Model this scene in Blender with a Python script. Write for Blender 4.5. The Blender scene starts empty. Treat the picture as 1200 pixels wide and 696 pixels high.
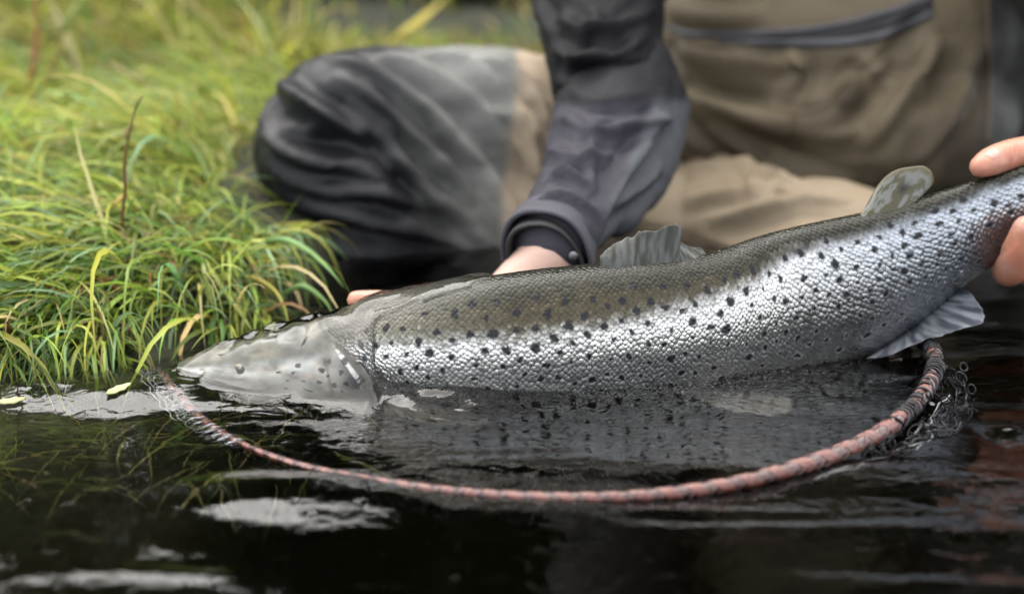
import bpy, math, random
import numpy as np
from mathutils import Vector
from mathutils.bvhtree import BVHTree
random.seed(7); rng = np.random.default_rng(7)
PI = math.pi
sc = bpy.context.scene
C = sc.collection

# ------------------------------------------------------------------ camera, light
PITCH = math.radians(17.0); CAMZ = 0.36; F = 1667.0
cam_d = bpy.data.cameras.new('camera'); cam = bpy.data.objects.new('camera', cam_d); C.objects.link(cam)
cam.location = (0, 0, CAMZ); cam.rotation_euler = (PI/2 - PITCH, 0, 0)
cam_d.lens = 50; cam_d.sensor_width = 36; cam_d.clip_start = 0.02; cam_d.clip_end = 500
cam_d.dof.use_dof = True; cam_d.dof.focus_distance = 0.995; cam_d.dof.aperture_fstop = 2.6
cam_d.dof.aperture_blades = 9
sc.camera = cam
w = bpy.data.worlds.new('World'); sc.world = w; w.use_nodes = True
nt = w.node_tree; nt.nodes.clear()
SUN_EL, SUN_AZ = math.radians(64), math.radians(-18)      # azimuth from +Y towards +X
sky = nt.nodes.new('ShaderNodeTexSky'); sky.sky_type = 'NISHITA'; sky.sun_disc = False
sky.sun_elevation = SUN_EL; sky.sun_rotation = SUN_AZ; sky.dust_density = 1.2; sky.air_density = 1.0
hs = nt.nodes.new('ShaderNodeHueSaturation'); hs.inputs['Saturation'].default_value = 0.18
bg = nt.nodes.new('ShaderNodeBackground'); bg.inputs['Strength'].default_value = 0.15
wo = nt.nodes.new('ShaderNodeOutputWorld')
nt.links.new(sky.outputs[0], hs.inputs['Color']); nt.links.new(hs.outputs[0], bg.inputs[0]); nt.links.new(bg.outputs[0], wo.inputs[0])
sd = bpy.data.lights.new('sun', 'SUN'); sd.energy = 1.4; sd.angle = math.radians(112); sd.color = (1, .91, .76)
sun = bpy.data.objects.new('sun', sd); C.objects.link(sun)
dvec = Vector((math.sin(SUN_AZ)*math.cos(SUN_EL), math.cos(SUN_AZ)*math.cos(SUN_EL), math.sin(SUN_EL)))
sun.rotation_euler = dvec.to_track_quat('Z', 'Y').to_euler(); sun.location = (0, 0, 5)
sc.view_settings.view_transform = 'Standard'; sc.view_settings.look = 'None'
sc.view_settings.exposure = 2.52; sc.view_settings.gamma = 1
sc.render.engine = 'CYCLES'
cy = sc.cycles
cy.use_denoising = True; cy.max_bounces = 10; cy.transmission_bounces = 8; cy.transparent_max_bounces = 8
cy.caustics_reflective = True; cy.caustics_refractive = True; cy.sample_clamp_indirect = 4.0; cy.blur_glossy = 0.4

# ------------------------------------------------------------------ helpers
cp, sp = math.cos(PITCH), math.sin(PITCH)
def ray(px, py):
    xc = (px-600)/F; yc = (348-py)/F
    return np.array([xc, cp + yc*sp, -sp + yc*cp])
def at(px, py, Y):
    d = ray(px, py); t = Y/d[1]; return np.array([0, 0, CAMZ]) + d*t
def on(px, py, z=0.0):
    d = ray(px, py); t = (z-CAMZ)/d[2]; return np.array([0, 0, CAMZ]) + d*t
def hermite(xs, ys, x):
    xs = np.asarray(xs, float); ys = np.asarray(ys, float); x = np.asarray(x, float)
    n = len(xs); d = np.diff(ys, axis=0) / (np.diff(xs)[:, None] if ys.ndim > 1 else np.diff(xs))
    m = np.empty_like(ys); m[0] = d[0]; m[-1] = d[-1]; m[1:-1] = (d[1:]+d[:-1])/2
    i = np.clip(np.searchsorted(xs, x, side='right')-1, 0, n-2)
    h = xs[i+1]-xs[i]; t = (x-xs[i])/h
    if ys.ndim > 1: h = h[..., None]; t = t[..., None]
    return ((2*t**3-3*t**2+1)*ys[i] + (t**3-2*t**2+t)*h*m[i] + (-2*t**3+3*t**2)*ys[i+1] + (t**3-t**2)*h*m[i+1])
def curve(pts, n):
    pts = np.asarray(pts, float); L = np.r_[0, np.cumsum(np.linalg.norm(np.diff(pts[:, :3], axis=0), axis=1))]
    return hermite(L, pts, np.linspace(0, L[-1], n))
def _hash(ix, iy, iz, seed):
    h = (ix*374761393 + iy*668265263 + iz*2147483647 + seed*1274126177) & 0xffffffff
    h = ((h ^ (h >> 13))*1274126177) & 0xffffffff
    return ((h ^ (h >> 16)) & 0xffff)/32767.5 - 1
def noise(p, seed=0):
    p = np.asarray(p, float)
    if p.shape[-1] == 2: p = np.concatenate([p, np.zeros(p.shape[:-1]+(1,))], -1)
    i = np.floor(p).astype(np.int64); f = p-i; f = f*f*f*(f*(f*6-15)+10); out = 0
    for a in (0, 1):
        for b in (0, 1):
            for c in (0, 1):
                wgt = (f[..., 0] if a else 1-f[..., 0])*(f[..., 1] if b else 1-f[..., 1])*(f[..., 2] if c else 1-f[..., 2])
                out = out + wgt*_hash(i[..., 0]+a, i[..., 1]+b, i[..., 2]+c, seed)
    return out
def fbm(p, o=3, seed=0):
    p = np.asarray(p, float); return sum(noise(p*2**k, seed+k)*.5**k for k in range(o))
ALB = .6                                      # one factor for all pigments
def sstep(a, b, x):
    t = np.clip((x-a)/(b-a), 0, 1); return t*t*(3-2*t)

def link(name, me, mat, parent=None, smooth=True):
    if smooth: me.polygons.foreach_set('use_smooth', np.ones(len(me.polygons), bool))
    if mat is not None and not me.materials: me.materials.append(mat)
    o = bpy.data.objects.new(name, me); C.objects.link(o)
    if parent is not None: o.parent = parent
    return o
def mesh_np(name, V, Fc, col=None):
    """V (n,3); Fc list of arrays of equal-width faces"""
    me = bpy.data.meshes.new(name); V = np.asarray(V, np.float32)
    if not isinstance(Fc, list): Fc = [Fc]
    loops = np.concatenate([np.asarray(f).ravel() for f in Fc]).astype(np.int32)
    tot = np.concatenate([np.full(len(f), np.asarray(f).shape[1]) for f in Fc]).astype(np.int32)
    st = np.r_[0, np.cumsum(tot)[:-1]].astype(np.int32)
    me.vertices.add(len(V)); me.vertices.foreach_set('co', V.ravel())
    me.loops.add(len(loops)); me.loops.foreach_set('vertex_index', loops)
    me.polygons.add(len(tot)); me.polygons.foreach_set('loop_start', st)
    me.update(calc_edges=True)
    if col is not None: setcol(me, col)
    return me
def setcol(me, col, name='Col'):
    a = me.color_attributes.new(name, 'FLOAT_COLOR', 'POINT')
    c = np.ones((len(me.vertices), 4), np.float32); c[:, :np.shape(col)[1]] = col; c[:, :3] *= ALB
    a.data.foreach_set('color', c.ravel())
def getv(me):
    v = np.empty(len(me.vertices)*3, np.float32); me.vertices.foreach_get('co', v); return v.reshape(-1, 3).astype(float)
def getn(me):
    v = np.empty(len(me.vertices)*3, np.float32); me.vertex_normals.foreach_get('vector', v); return v.reshape(-1, 3).astype(float)
def grid_faces(nu, nv, wrap=False):
    a = np.arange(nu-1)[:, None]; b = np.arange(nv if wrap else nv-1)[None, :]
    b2 = (b+1) % nv
    return np.stack([a*nv+b, a*nv+b2, (a+1)*nv+b2, (a+1)*nv+b], -1).reshape(-1, 4)
def frames(P):
    T = np.gradient(P, axis=0); T /= np.linalg.norm(T, axis=1)[:, None]+1e-12
    N = np.zeros_like(P); up = np.array([0, 0, 1.]) if abs(T[0, 2]) < .9 else np.array([1., 0, 0])
    n = up-T[0]*up.dot(T[0]); n /= np.linalg.norm(n)
    for i in range(len(P)):
        n = n-T[i]*n.dot(T[i]); n /= np.linalg.norm(n); N[i] = n
    return T, N, np.cross(T, N)
def tube_data(P, R, n=8, caps=True):
    P = np.asarray(P, float); R = np.broadcast_to(np.asarray(R, float), (len(P),))
    T, N, B = frames(P)
    if caps:
        P = np.vstack([P[0]-T[0]*R[0]*.6, P[0]-T[0]*R[0]*.35, P, P[-1]+T[-1]*R[-1]*.35, P[-1]+T[-1]*R[-1]*.6]); R = np.r_[R[0]*.25, R[0]*.78, R, R[-1]*.78, R[-1]*.25]
        N = np.vstack([N[:1], N[:1], N, N[-1:], N[-1:]]); B = np.vstack([B[:1], B[:1], B, B[-1:], B[-1:]])
    a = np.arange(n)*2*PI/n
    V = P[:, None]+R[:, None, None]*(np.cos(a)[None, :, None]*N[:, None]+np.sin(a)[None, :, None]*B[:, None])
    m = len(P); Fq = grid_faces(m, n, True)
    return V.reshape(-1, 3), Fq
class Acc:
    def __init__(s): s.V = []; s.F = {}; s.n = 0; s.Cc = []
    def add(s, V, Fc, col=None):
        V = np.asarray(V, float)
        for f in (Fc if isinstance(Fc, list) else [Fc]): s.F.setdefault(np.asarray(f).shape[1], []).append(np.asarray(f)+s.n)
        s.V.append(V); s.n += len(V)
        if col is not None: s.Cc.append(np.broadcast_to(np.asarray(col, float), (len(V), len(np.atleast_1d(col)) if np.ndim(col) == 1 else np.shape(col)[1])))
    def tube(s, P, R, n=8, col=None): s.add(*tube_data(P, R, n), col)
    def mesh(s, name): return mesh_np(name, np.vstack(s.V), [np.vstack(f) for f in s.F.values()], np.vstack(s.Cc) if s.Cc else None)
def tag(o, label=None, cat=None, group=None, kind=None):
    if label: o['label'] = label
    if cat: o['category'] = cat
    if group: o['group'] = group
    if kind: o['kind'] = kind
    return o
def empty(name, loc):
    o = bpy.data.objects.new(name, None); C.objects.link(o); o.location = Vector(loc); o.empty_display_size = .05; return o
def under(o, root):                       # parent, keeping world place
    o.parent = root; o.matrix_parent_inverse.translation = -Vector(root.location); return o

# ------------------------------------------------------------------ materials
def mat(name, base=(.5, .5, .5), rough=.5, metal=0., attr=False, noise_amt=0., noise_scale=30., noise_col=None,
        bump=0., bump_scale=200., coat=0., coat_rough=.1, sss=0., sheen=0., trans=0., ior=1.45, spec=.5, thin=0., bump2=0., bump2_scale=20.):
    base = tuple(x*ALB for x in base) if trans == 0 else base; noise_col = tuple(x*ALB for x in noise_col) if noise_col else None
    m = bpy.data.materials.new(name); m.use_nodes = True; n = m.node_tree.nodes; L = m.node_tree.links
    b = n['Principled BSDF']; b.inputs['Base Color'].default_value = (*base, 1); b.inputs['Roughness'].default_value = rough
    b.inputs['Metallic'].default_value = metal; b.inputs['Coat Weight'].default_value = coat; b.inputs['Coat Roughness'].default_value = coat_rough
    b.inputs['Sheen Weight'].default_value = sheen; b.inputs['Transmission Weight'].default_value = trans; b.inputs['IOR'].default_value = ior
    b.inputs['Specular IOR Level'].default_value = spec
    if sss: b.inputs['Subsurface Weight'].default_value = sss; b.inputs['Subsurface Radius'].default_value = (1, .35, .2); b.inputs['Subsurface Scale'].default_value = .006
    src = None
    tc = n.new('ShaderNodeTexCoord')
    if attr:
        a = n.new('ShaderNodeAttribute'); a.attribute_name = 'Col'; src = a.outputs['Color']
    if noise_amt:
        t = n.new('ShaderNodeTexNoise'); t.inputs['Scale'].default_value = noise_scale; t.inputs['Detail'].default_value = 6
        L.new(tc.outputs['Object'], t.inputs['Vector'])
        r = n.new('ShaderNodeMapRange'); r.inputs[1].default_value = .35; r.inputs[2].default_value = .65
        r.inputs[3].default_value = 0; r.inputs[4].default_value = noise_amt; L.new(t.outputs[0], r.inputs[0])
        mx = n.new('ShaderNodeMix'); mx.data_type = 'RGBA'; L.new(r.outputs[0], mx.inputs[0])
        if src: L.new(src, mx.inputs[6])
        else: mx.inputs[6].default_value = (*base, 1)
        mx.inputs[7].default_value = (*(noise_col or tuple(x*.45 for x in base)), 1); src = mx.outputs[2]
    if src: L.new(src, b.inputs['Base Color'])
    prev = None
    for amt, scl in ((bump2, bump2_scale), (bump, bump_scale)):
        if amt:
            t2 = n.new('ShaderNodeTexNoise'); t2.inputs['Scale'].default_value = scl; t2.inputs['Detail'].default_value = 4
            L.new(tc.outputs['Object'], t2.inputs['Vector'])
            bp = n.new('ShaderNodeBump'); bp.inputs['Strength'].default_value = 1; bp.inputs['Distance'].default_value = amt
            L.new(t2.outputs[0], bp.inputs['Height'])
            if prev: L.new(prev.outputs[0], bp.inputs['Normal'])
            prev = bp
    if prev: L.new(prev.outputs[0], b.inputs['Normal'])
    if thin:                                   # leaf: light passes through
        tr = n.new('ShaderNodeBsdfTranslucent'); ms = n.new('ShaderNodeMixShader'); ms.inputs[0].default_value = thin
        if src: L.new(src, tr.inputs[0])
        else: tr.inputs[0].default_value = (*base, 1)
        L.new(b.outputs[0], ms.inputs[1]); L.new(tr.outputs[0], ms.inputs[2]); L.new(ms.outputs[0], n['Material Output'].inputs[0])
    return m

M_grass = mat('grass_blades', attr=True, rough=.42, thin=.42, spec=.35)
M_ground = mat('soil', (.026, .024, .012), .95, noise_amt=.8, noise_scale=9, noise_col=(.016, .026, .007), bump=.01, bump_scale=40)
M_fabric = mat('wader_fabric', attr=True, rough=.62, bump=.00018, bump_scale=1400, bump2=.002, bump2_scale=45, spec=.2)
M_wet = mat('wader_leg_fabric', attr=True, rough=.44, bump=.00015, bump_scale=1200, bump2=.002, bump2_scale=40, spec=.22)
M_jacket = mat('jacket_fabric', attr=True, rough=.6, bump=.0002, bump_scale=1200, bump2=.0025, bump2_scale=45, spec=.12)
M_skin = mat('skin', attr=True, rough=.42, sss=.35, bump=.00025, bump_scale=900, bump2=.0006, bump2_scale=160, spec=.5)
M_zip = mat('zip_tape', (.06, .06, .072), .5, bump=.0003, bump_scale=900)
M_black = mat('black_lining', (.012, .012, .014), .7)
M_nail = mat('nail', (.62, .30, .24), .35, coat=.2)
M_leaf = mat('dark_leaves', attr=True, rough=.5, thin=.25)
M_bark = mat('bark', (.05, .04, .03), .9, noise_amt=.6, bump=.01, bump_scale=30)

# ------------------------------------------------------------------ setting: ground, water
def shore(x):                                    # y of the waterline as a function of x
    return hermite([-60, -4, -1.2, -.6, -.38, -.26, -.19, -.12, .1, .5, 1.2, 4, 60], [3, 1.6, 1.04, 1.03, 1.03, 1.07, 1.19, 1.65, 1.95, 2.1, 2.1, 2.4, 4], x)
def ground_z(x, y):
    d = y-shore(x)+.03*noise(np.stack([x*7, y*7], -1), 3)
    up = .035*sstep(0, .12, d)+.03*sstep(.1, .5, d)+.05*sstep(1.5, 6, d)+1.2*sstep(8, 60, d)
    dn = -.30*sstep(0, -.45, d)-.15*sstep(-.6, -3, d)
    far = sstep(-12, -16, y)*1.0
    return up+dn*(1-sstep(-11, -13, y))+far+.010*noise(np.stack([x*15, y*15], -1), 5)*(np.abs(d) < 3)+.02*noise(np.stack([x*3, y*3], -1), 6)
def axis_pts(dense, far):
    a, b, s = dense; mid = np.arange(a, b+s/2, s)
    out = []; x = b; st = s
    while x < far[1]: st *= 1.22; x += st; out.append(x)
    out2 = []; x = a; st = s
    while x > far[0]: st *= 1.22; x -= st; out2.append(x)
    return np.r_[out2[::-1], mid, out]
gx = axis_pts((-1.6, 1.6, .02), (-150, 150)); gy = axis_pts((.0, 4.0, .02), (-150, 150))
X, Y = np.meshgrid(gx, gy, indexing='ij')
me = mesh_np('ground', np.stack([X, Y, ground_z(X, Y)], -1).reshape(-1, 3), grid_faces(len(gx), len(gy)))
tag(link('ground', me, M_ground), kind='structure')

# outline of the fish, read off along its length
ST = np.array([ # px, top, bottom, Y axis, half thickness, dark back fraction
 (211, 429, 434, .984, .0035, .25), (222, 423, 443, .984, .009, .25), (245, 415, 455, .984, .015, .25), (280, 405, 468, .984, .021, .25), (320, 394, 480, .984, .026, .26),
 (360, 383, 489, .984, .030, .28), (400, 370, 496, .984, .033, .30), (440, 355, 501, .980, .036, .32), (500, 338, 506, .973, .039, .36),
 (560, 326, 509, .968, .042, .39), (640, 313, 509, .971, .043, .40), (720, 302, 504, .982, .042, .37), (800, 291, 494, .998, .040, .32),
 (880, 274, 479, 1.018, .035, .28), (950, 253, 459, 1.027, .031, .20), (1000, 239, 435, 1.033, .028, .16), (1050, 226, 402, 1.040, .025, .14),
 (1100, 213, 362, 1.046, .021, .14), (1150, 201, 324, 1.053, .0175, .15), (1190, 191, 302, 1.058, .0155, .18), (1230, 183, 288, 1.063, .014, .2), (1275, 172, 280, 1.068, .011, .2), (1300, 166, 276, 1.071, .007, .2)])
_hq = np.linspace(211, 930, 200); _ht = hermite(ST[:, 0], ST[:, 1:5], _hq)
HC = np.array([[*at(q, (a+b_)/2, y)[:2], at(q, a, y)[2], q, h_] for q, (a, b_, y, h_) in zip(_hq, _ht)])
# patches where the surface leans: (px, py, half px x, half px y, slope towards the viewer)
SWELL = [(95, 492, 160, 46, .17), (350, 502, 130, 28, .15), (352, 612, 120, 38, .14), (290, 650, 150, 10, .14), (450, 664, 150, 9, .12), (60, 592, 80, 14, .10),
         (1190, 437, 60, 18, .20), (1200, 530, 26, 24, .18), (880, 606, 130, 7, .09), (640, 512, 110, 5, .10), (560, 530, 120, 4, .08), (130, 690, 150, 14, .06), (240, 415, 60, 4, .14)]
def water_h(x, y):
    p = np.stack([x, y], -1)
    wx = x+.03*noise(p*6, 11); wy = y+.02*noise(p*5, 12)
    near = np.exp(-((x-.05)/.9)**2-((y-.85)/.7)**2)
    h = .0011*np.sin(2*PI*(wy*11+wx*1.3)+1.3*noise(p*4, 21))+.0010*noise(np.stack([wx*6, wy*20], -1), 13)+.0005*noise(np.stack([wx*22, wy*55], -1), 14)
    h = h + .0006*noise(np.stack([wx*30+wy*20, wy*60], -1), 15)*sstep(.3, .5, noise(p*3.3, 16)+.3)
    h = h*(.35+.65*near)
    calm = 0*x
    for (px, py, hx, hy, sl) in SWELL:
        c = on(px, py); c1 = on(px+hx, py); c2 = on(px, py+hy); calm = np.maximum(calm, np.exp(-((x-c[0])/(c1[0]-c[0]))**4-((y-c[1])/(c2[1]-c[1]))**4))
    h = h*(1-.8*calm)
    for (px, py, hx, hy, sl) in SWELL:
        c = on(px, py); c1 = on(px+hx, py); c2 = on(px, py+hy)
        ax = abs(c1[0]-c[0]); ay = abs(c2[1]-c[1])
        u = (x-c[0])/ax; v = (y-c[1])/ay; wob = .35*noise(np.stack([x*18, y*30], -1), 17)
        v = v+wob
        # a ramp rising away from the viewer inside the patch, easing back outside
        h = h + sl*ay*np.clip(v, -1.6, 1.6)*np.exp(-np.clip(np.abs(v)-.6, 0, None)**2*2.2)*np.exp(-(u**4))
    # water piled over the sunken head, and the meniscus along the flank
    for (px, py, Yc, rx, ry, hh) in () and ((300, 440, .955, .075, .030, .020), (375, 435, .955, .060, .034, .030), (230, 440, .95, .04, .022, .008)):
        c = at(px, py, Yc); h = h + hh*np.exp(-((x-c[0])/rx)**2-((y-c[1])/ry)**2)*(1+.18*noise(np.stack([x*45, y*45], -1), 19))
    q = 600+(x/HC[:, 0].max()*0) if False else np.interp(x, HC[:, 0], HC[:, 3]); inside = (x > HC[0, 0]-.02) & (x < HC[-1, 0]) & (q < 680)
    yc = np.interp(x, HC[:, 0], HC[:, 1]); zt = np.interp(x, HC[:, 0], HC[:, 2]); hwq = np.interp(x, HC[:, 0], HC[:, 4])
    wv = noise(np.stack([x*38, y*60], -1), 23); wv2 = noise(np.stack([x*90+y*40, y*110], -1), 24)
    dy = (y-yc)/(hwq+.0135+.005*wv)
    uu = (yc-y)/hwq; fade = (1-sstep(436, 462, q+16*wv+8*wv2-125*(1-sstep(.40, .75, uu+.18*wv))))*np.clip((x-(HC[0, 0]-.02))/.02, 0, 1)
    film = (np.maximum(zt, 0)+.0045-.0022*sstep(440, 480, q)+(1-.6*sstep(440, 480, q))*(.0036*wv+.0018*wv2+.0014*noise(np.stack([x*170, y*150], -1), 25))*np.clip(.35+zt*30, .35, 1))*np.exp(-np.abs(dy)**2.6*.9)*fade*inside
    pile = np.interp(q, [211, 300, 400, 450, 540, 620, 700, 800, 900], [.0, .004, .016, .017, .015, .012, .008, .003, 0])*(x > HC[0, 0])
    dn = (yc-y)/(hwq+.016+.006*wv); pile = pile*np.exp(-np.clip(dn, 0, None)**2.4)*(y < yc+.03)*(1+.10*wv+.16*wv2+.10*noise(np.stack([x*60+y*60, y*190], -1), 27))
    film = np.logaddexp(film*900, pile*900)/900-.00077*np.exp(-np.abs(film-pile)*450)
    return np.maximum(h, 0)*0+np.logaddexp(h*900, film*900)/900-.00077*np.exp(-np.abs(film-h)*900*.5)
gx = axis_pts((-.62, .62, .0033), (-60, 60)); gy = axis_pts((.5, 1.25, .0033), (-12.5, 8))
X, Y = np.meshgrid(gx, gy, indexing='ij'); H = water_h(X, Y)
nu, nv = len(gx), len(gy)
V = np.stack([X, Y, H], -1).reshape(-1, 3); Fq = grid_faces(nu, nv)
ring = np.r_[np.arange(nu)*nv, (nu-1)*nv+np.arange(1, nv), (np.arange(nu-2, -1, -1))*nv+nv-1, np.arange(nv-2, 0, -1)]
low = V[ring].copy(); low[:, 2] = -2.0; k0 = len(V); m_ = len(ring)
i = np.arange(m_); side = np.stack([ring, ring[(i+1) % m_], k0+(i+1) % m_, k0+i], -1)[:, ::-1]
Vb = np.vstack([V, low, [[0, 0, -2.0]]]); tri = np.stack([k0+i, k0+(i+1) % m_, np.full(m_, len(Vb)-1)], -1)
me = mesh_np('water', Vb, [Fq[:, ::-1] if False else Fq, side, tri[:, ::-1]])
import bmesh
bm = bmesh.new(); bm.from_mesh(me); bmesh.ops.recalc_face_normals(bm, faces=bm.faces); bm.to_mesh(me); bm.free()
M_water = bpy.data.materials.new('river_water'); M_water.use_nodes = True
n = M_water.node_tree.nodes; L = M_water.node_tree.links; b = n['Principled BSDF']
b.inputs['Base Color'].default_value = (1, 1, 1, 1); b.inputs['Roughness'].default_value = .015; b.inputs['IOR'].default_value = 1.333; b.inputs['Transmission Weight'].default_value = 1
tc = n.new('ShaderNodeTexCoord'); mp = n.new('ShaderNodeMapping'); mp.inputs['Scale'].default_value = (55, 90, 20)
L.new(tc.outputs['Object'], mp.inputs[0]); t1 = n.new('ShaderNodeTexNoise'); t1.inputs['Scale'].default_value = 1; t1.inputs['Detail'].default_value = 1.3; t1.inputs['Distortion'].default_value = .8
L.new(mp.outputs[0], t1.inputs[0]); bp = n.new('ShaderNodeBump'); bp.inputs['Distance'].default_value = .0006; bp.inputs['Strength'].default_value = 1
L.new(t1.outputs[0], bp.inputs['Height']); L.new(bp.outputs[0], b.inputs['Normal'])
va = n.new('ShaderNodeVolumeAbsorption'); va.inputs[0].default_value = (.42, .36, .22, 1); va.inputs[1].default_value = 6
L.new(va.outputs[0], n['Material Output'].inputs['Volume'])
tag(link('water', me, M_water), kind='structure')

# ------------------------------------------------------------------ fish
NS = 640
pxs = np.linspace(211, 1300, NS)
# denser near the snout
pxs = 211+(1300-211)*np.linspace(0, 1, NS)**1.15
tab = hermite(ST[:, 0], ST[:, 1:], pxs)
cen = np.array([at(p, (a+b_)/2, y) for p, a, b_, y in zip(pxs, tab[:, 0], tab[:, 1], tab[:, 2])])
tp = np.array([at(p, a, y) for p, a, y in zip(pxs, tab[:, 0], tab[:, 2])]); bt = np.array([at(p, b_, y) for p, b_, y in zip(pxs, tab[:, 1], tab[:, 2])])
hz = np.linalg.norm(tp-bt, axis=1)/2
T = np.gradient(cen, axis=0); T /= np.linalg.norm(T, axis=1)[:, None]
hz = hz*T[:, 0]*.985; hw = tab[:, 3]
arc = np.r_[0, np.cumsum(np.linalg.norm(np.diff(cen, axis=0), axis=1))]
FL = arc[-1]
roll = math.radians(9)
def fish_frame(s):
    c = np.stack([np.interp(s, arc, cen[:, k]) for k in range(3)], -1); t = np.stack([np.interp(s, arc, T[:, k]) for k in range(3)], -1)
    t = t/np.linalg.norm(t, axis=-1)[..., None]
    up = np.array([0, -math.sin(roll), math.cos(roll)])+0*t; up = up-t*np.sum(up*t, -1, keepdims=True); up /= np.linalg.norm(up, axis=-1)[..., None]
    side = np.cross(up, t)*-1            # towards the camera (-y)
    side = np.where((side[..., 1:2] > 0), -side, side)
    return c, t, up, side
def px_of(s): return np.interp(s, arc, pxs)
def s_of(px): return np.interp(px, pxs, arc)
def fish_surf(s, th, off=0.):
    """th 0 = back, pi/2 = flank facing camera, pi = belly, 3pi/2 far flank"""
    c, t, up, side = fish_frame(s); a = np.interp(s, arc, hw); b_ = np.interp(s, arc, hz)
    ct, st_ = np.cos(th), np.sin(th)
    q = px_of(s); head = 1-sstep(400, 450, q)
    # fuller above, keeled back, flatter head sides
    wfac = 1-.10*sstep(.2, 1, ct)-.05*head*sstep(0, 1, np.abs(ct))
    sx = np.sign(st_)*np.abs(st_)**(.92); sy = np.sign(ct)*np.abs(ct)**(1.0)
    a2 = a*wfac; u = sy*b_; v = sx*a2
    # head relief, as offsets along the section normal
    f = (1-ct)/2; as_ = np.abs(st_)
    d = np.zeros_like(u)
    gill = 441+ (-46*(np.abs(f-.55)*2)**2)          # rear edge of the gill cover in px
    e = (q-gill)
    d = d+as_*.0017*np.exp(-np.clip(-e, 0, None)/40)*(e < 0)*sstep(0, .3, f)
    d = d-as_*.0016*np.exp(-(e/6)**2)*(e >= 0)*sstep(.05, .3, f)
    pre = 400-26*(np.abs(f-.5)*2)**2                       # preopercle groove
    d = d-.0011*as_*np.exp(-((q-pre)/4)**2)*sstep(.2, .4, f)
    mouth = .60+.10*(q-211)/95                          # mouth line, fraction down the side
    d = d-.0040*as_*np.exp(-((f-mouth)/.045)**2)*(1-sstep(300, 318, q))*sstep(211, 225, q)
    d = d+.0016*as_*np.exp(-((f-mouth+.11)/.07)**2)*sstep(235, 260, q)*(1-sstep(312, 330, q))      # maxilla
    eyep = np.exp(-((q-290)/12)**2-((f-.27)/.12)**2)
    d = d-.0015*as_*eyep
    nos = np.exp(-((q-243)/3)**2-((f-.30)/.06)**2); d = d-.0015*as_*nos
    nx, ny = u/np.maximum(b_, 1e-4)/np.maximum(b_, 1e-4), v/np.maximum(a2, 1e-4)/np.maximum(a2, 1e-4)
    ln = np.sqrt(nx**2+ny**2)+1e-9; nx, ny = nx/ln, ny/ln
    nrm = nx[..., None]*up+ny[..., None]*side
    p = c+u[..., None]*up+v[..., None]*side+nrm*(d+off)[..., None]
    return p, nrm, t
# spots
spots = []
def add_spots(n, q0, q1, f0, f1, r, mind):
    tries = 0; k = 0
    while k < n and tries < 20000:
        tries += 1; q = random.uniform(q0, q1); f = random.uniform(f0, f1)
        x = (q)*1.0; y = f*195
        if random.random() < (f-.35)*1.3 and n > 50: continue
        if all((x-a)**2+(y-b_)**2 > mind**2 for a, b_, *_ in spots):
            r_0 = r; r = r*math.exp(max(-.4, min(.28, random.gauss(0, .22)))); blobs = [(0, 0, r*random.uniform(.75, 1.1))]
            for _ in range(random.choice((1, 1, 2, 3))):
                an = random.uniform(0, 6.28); blobs.append((math.cos(an)*r*.75, math.sin(an)*r*.8, r*random.uniform(.4, .7)))
            spots.append((x, y, blobs)); k += 1; r = r_0
add_spots(460, 445, 1140, .06, .80, 3.7, 16)
add_spots(16, 335, 432, .22, .62, 3.6, 15)
for q in (1120, 1160): add_spots(5, q, q+40, .2, .5, 4, 16)
SP = [(x+dx, y+dy, r) for x, y, bl in spots for dx, dy, r in bl]; SP = np.array(SP)
def spot_mask(q, f, far):
    q = np.asarray(q, float); y = f*195; out = np.zeros_like(q)
    q = np.where(far, 1585-q, q)
    order = np.argsort(SP[:, 0]); S = SP[order]
    for x, yy, r in S:
        m = (np.abs(q-x) < r*2) & (np.abs(y-yy) < r*2)
        if m.any():
            dd = np.sqrt((q[m]-x)**2+(y[m]-yy)**2)/r; out[m] = np.maximum(out[m], 1-sstep(.75, 1.15, dd))
    return out
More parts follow.
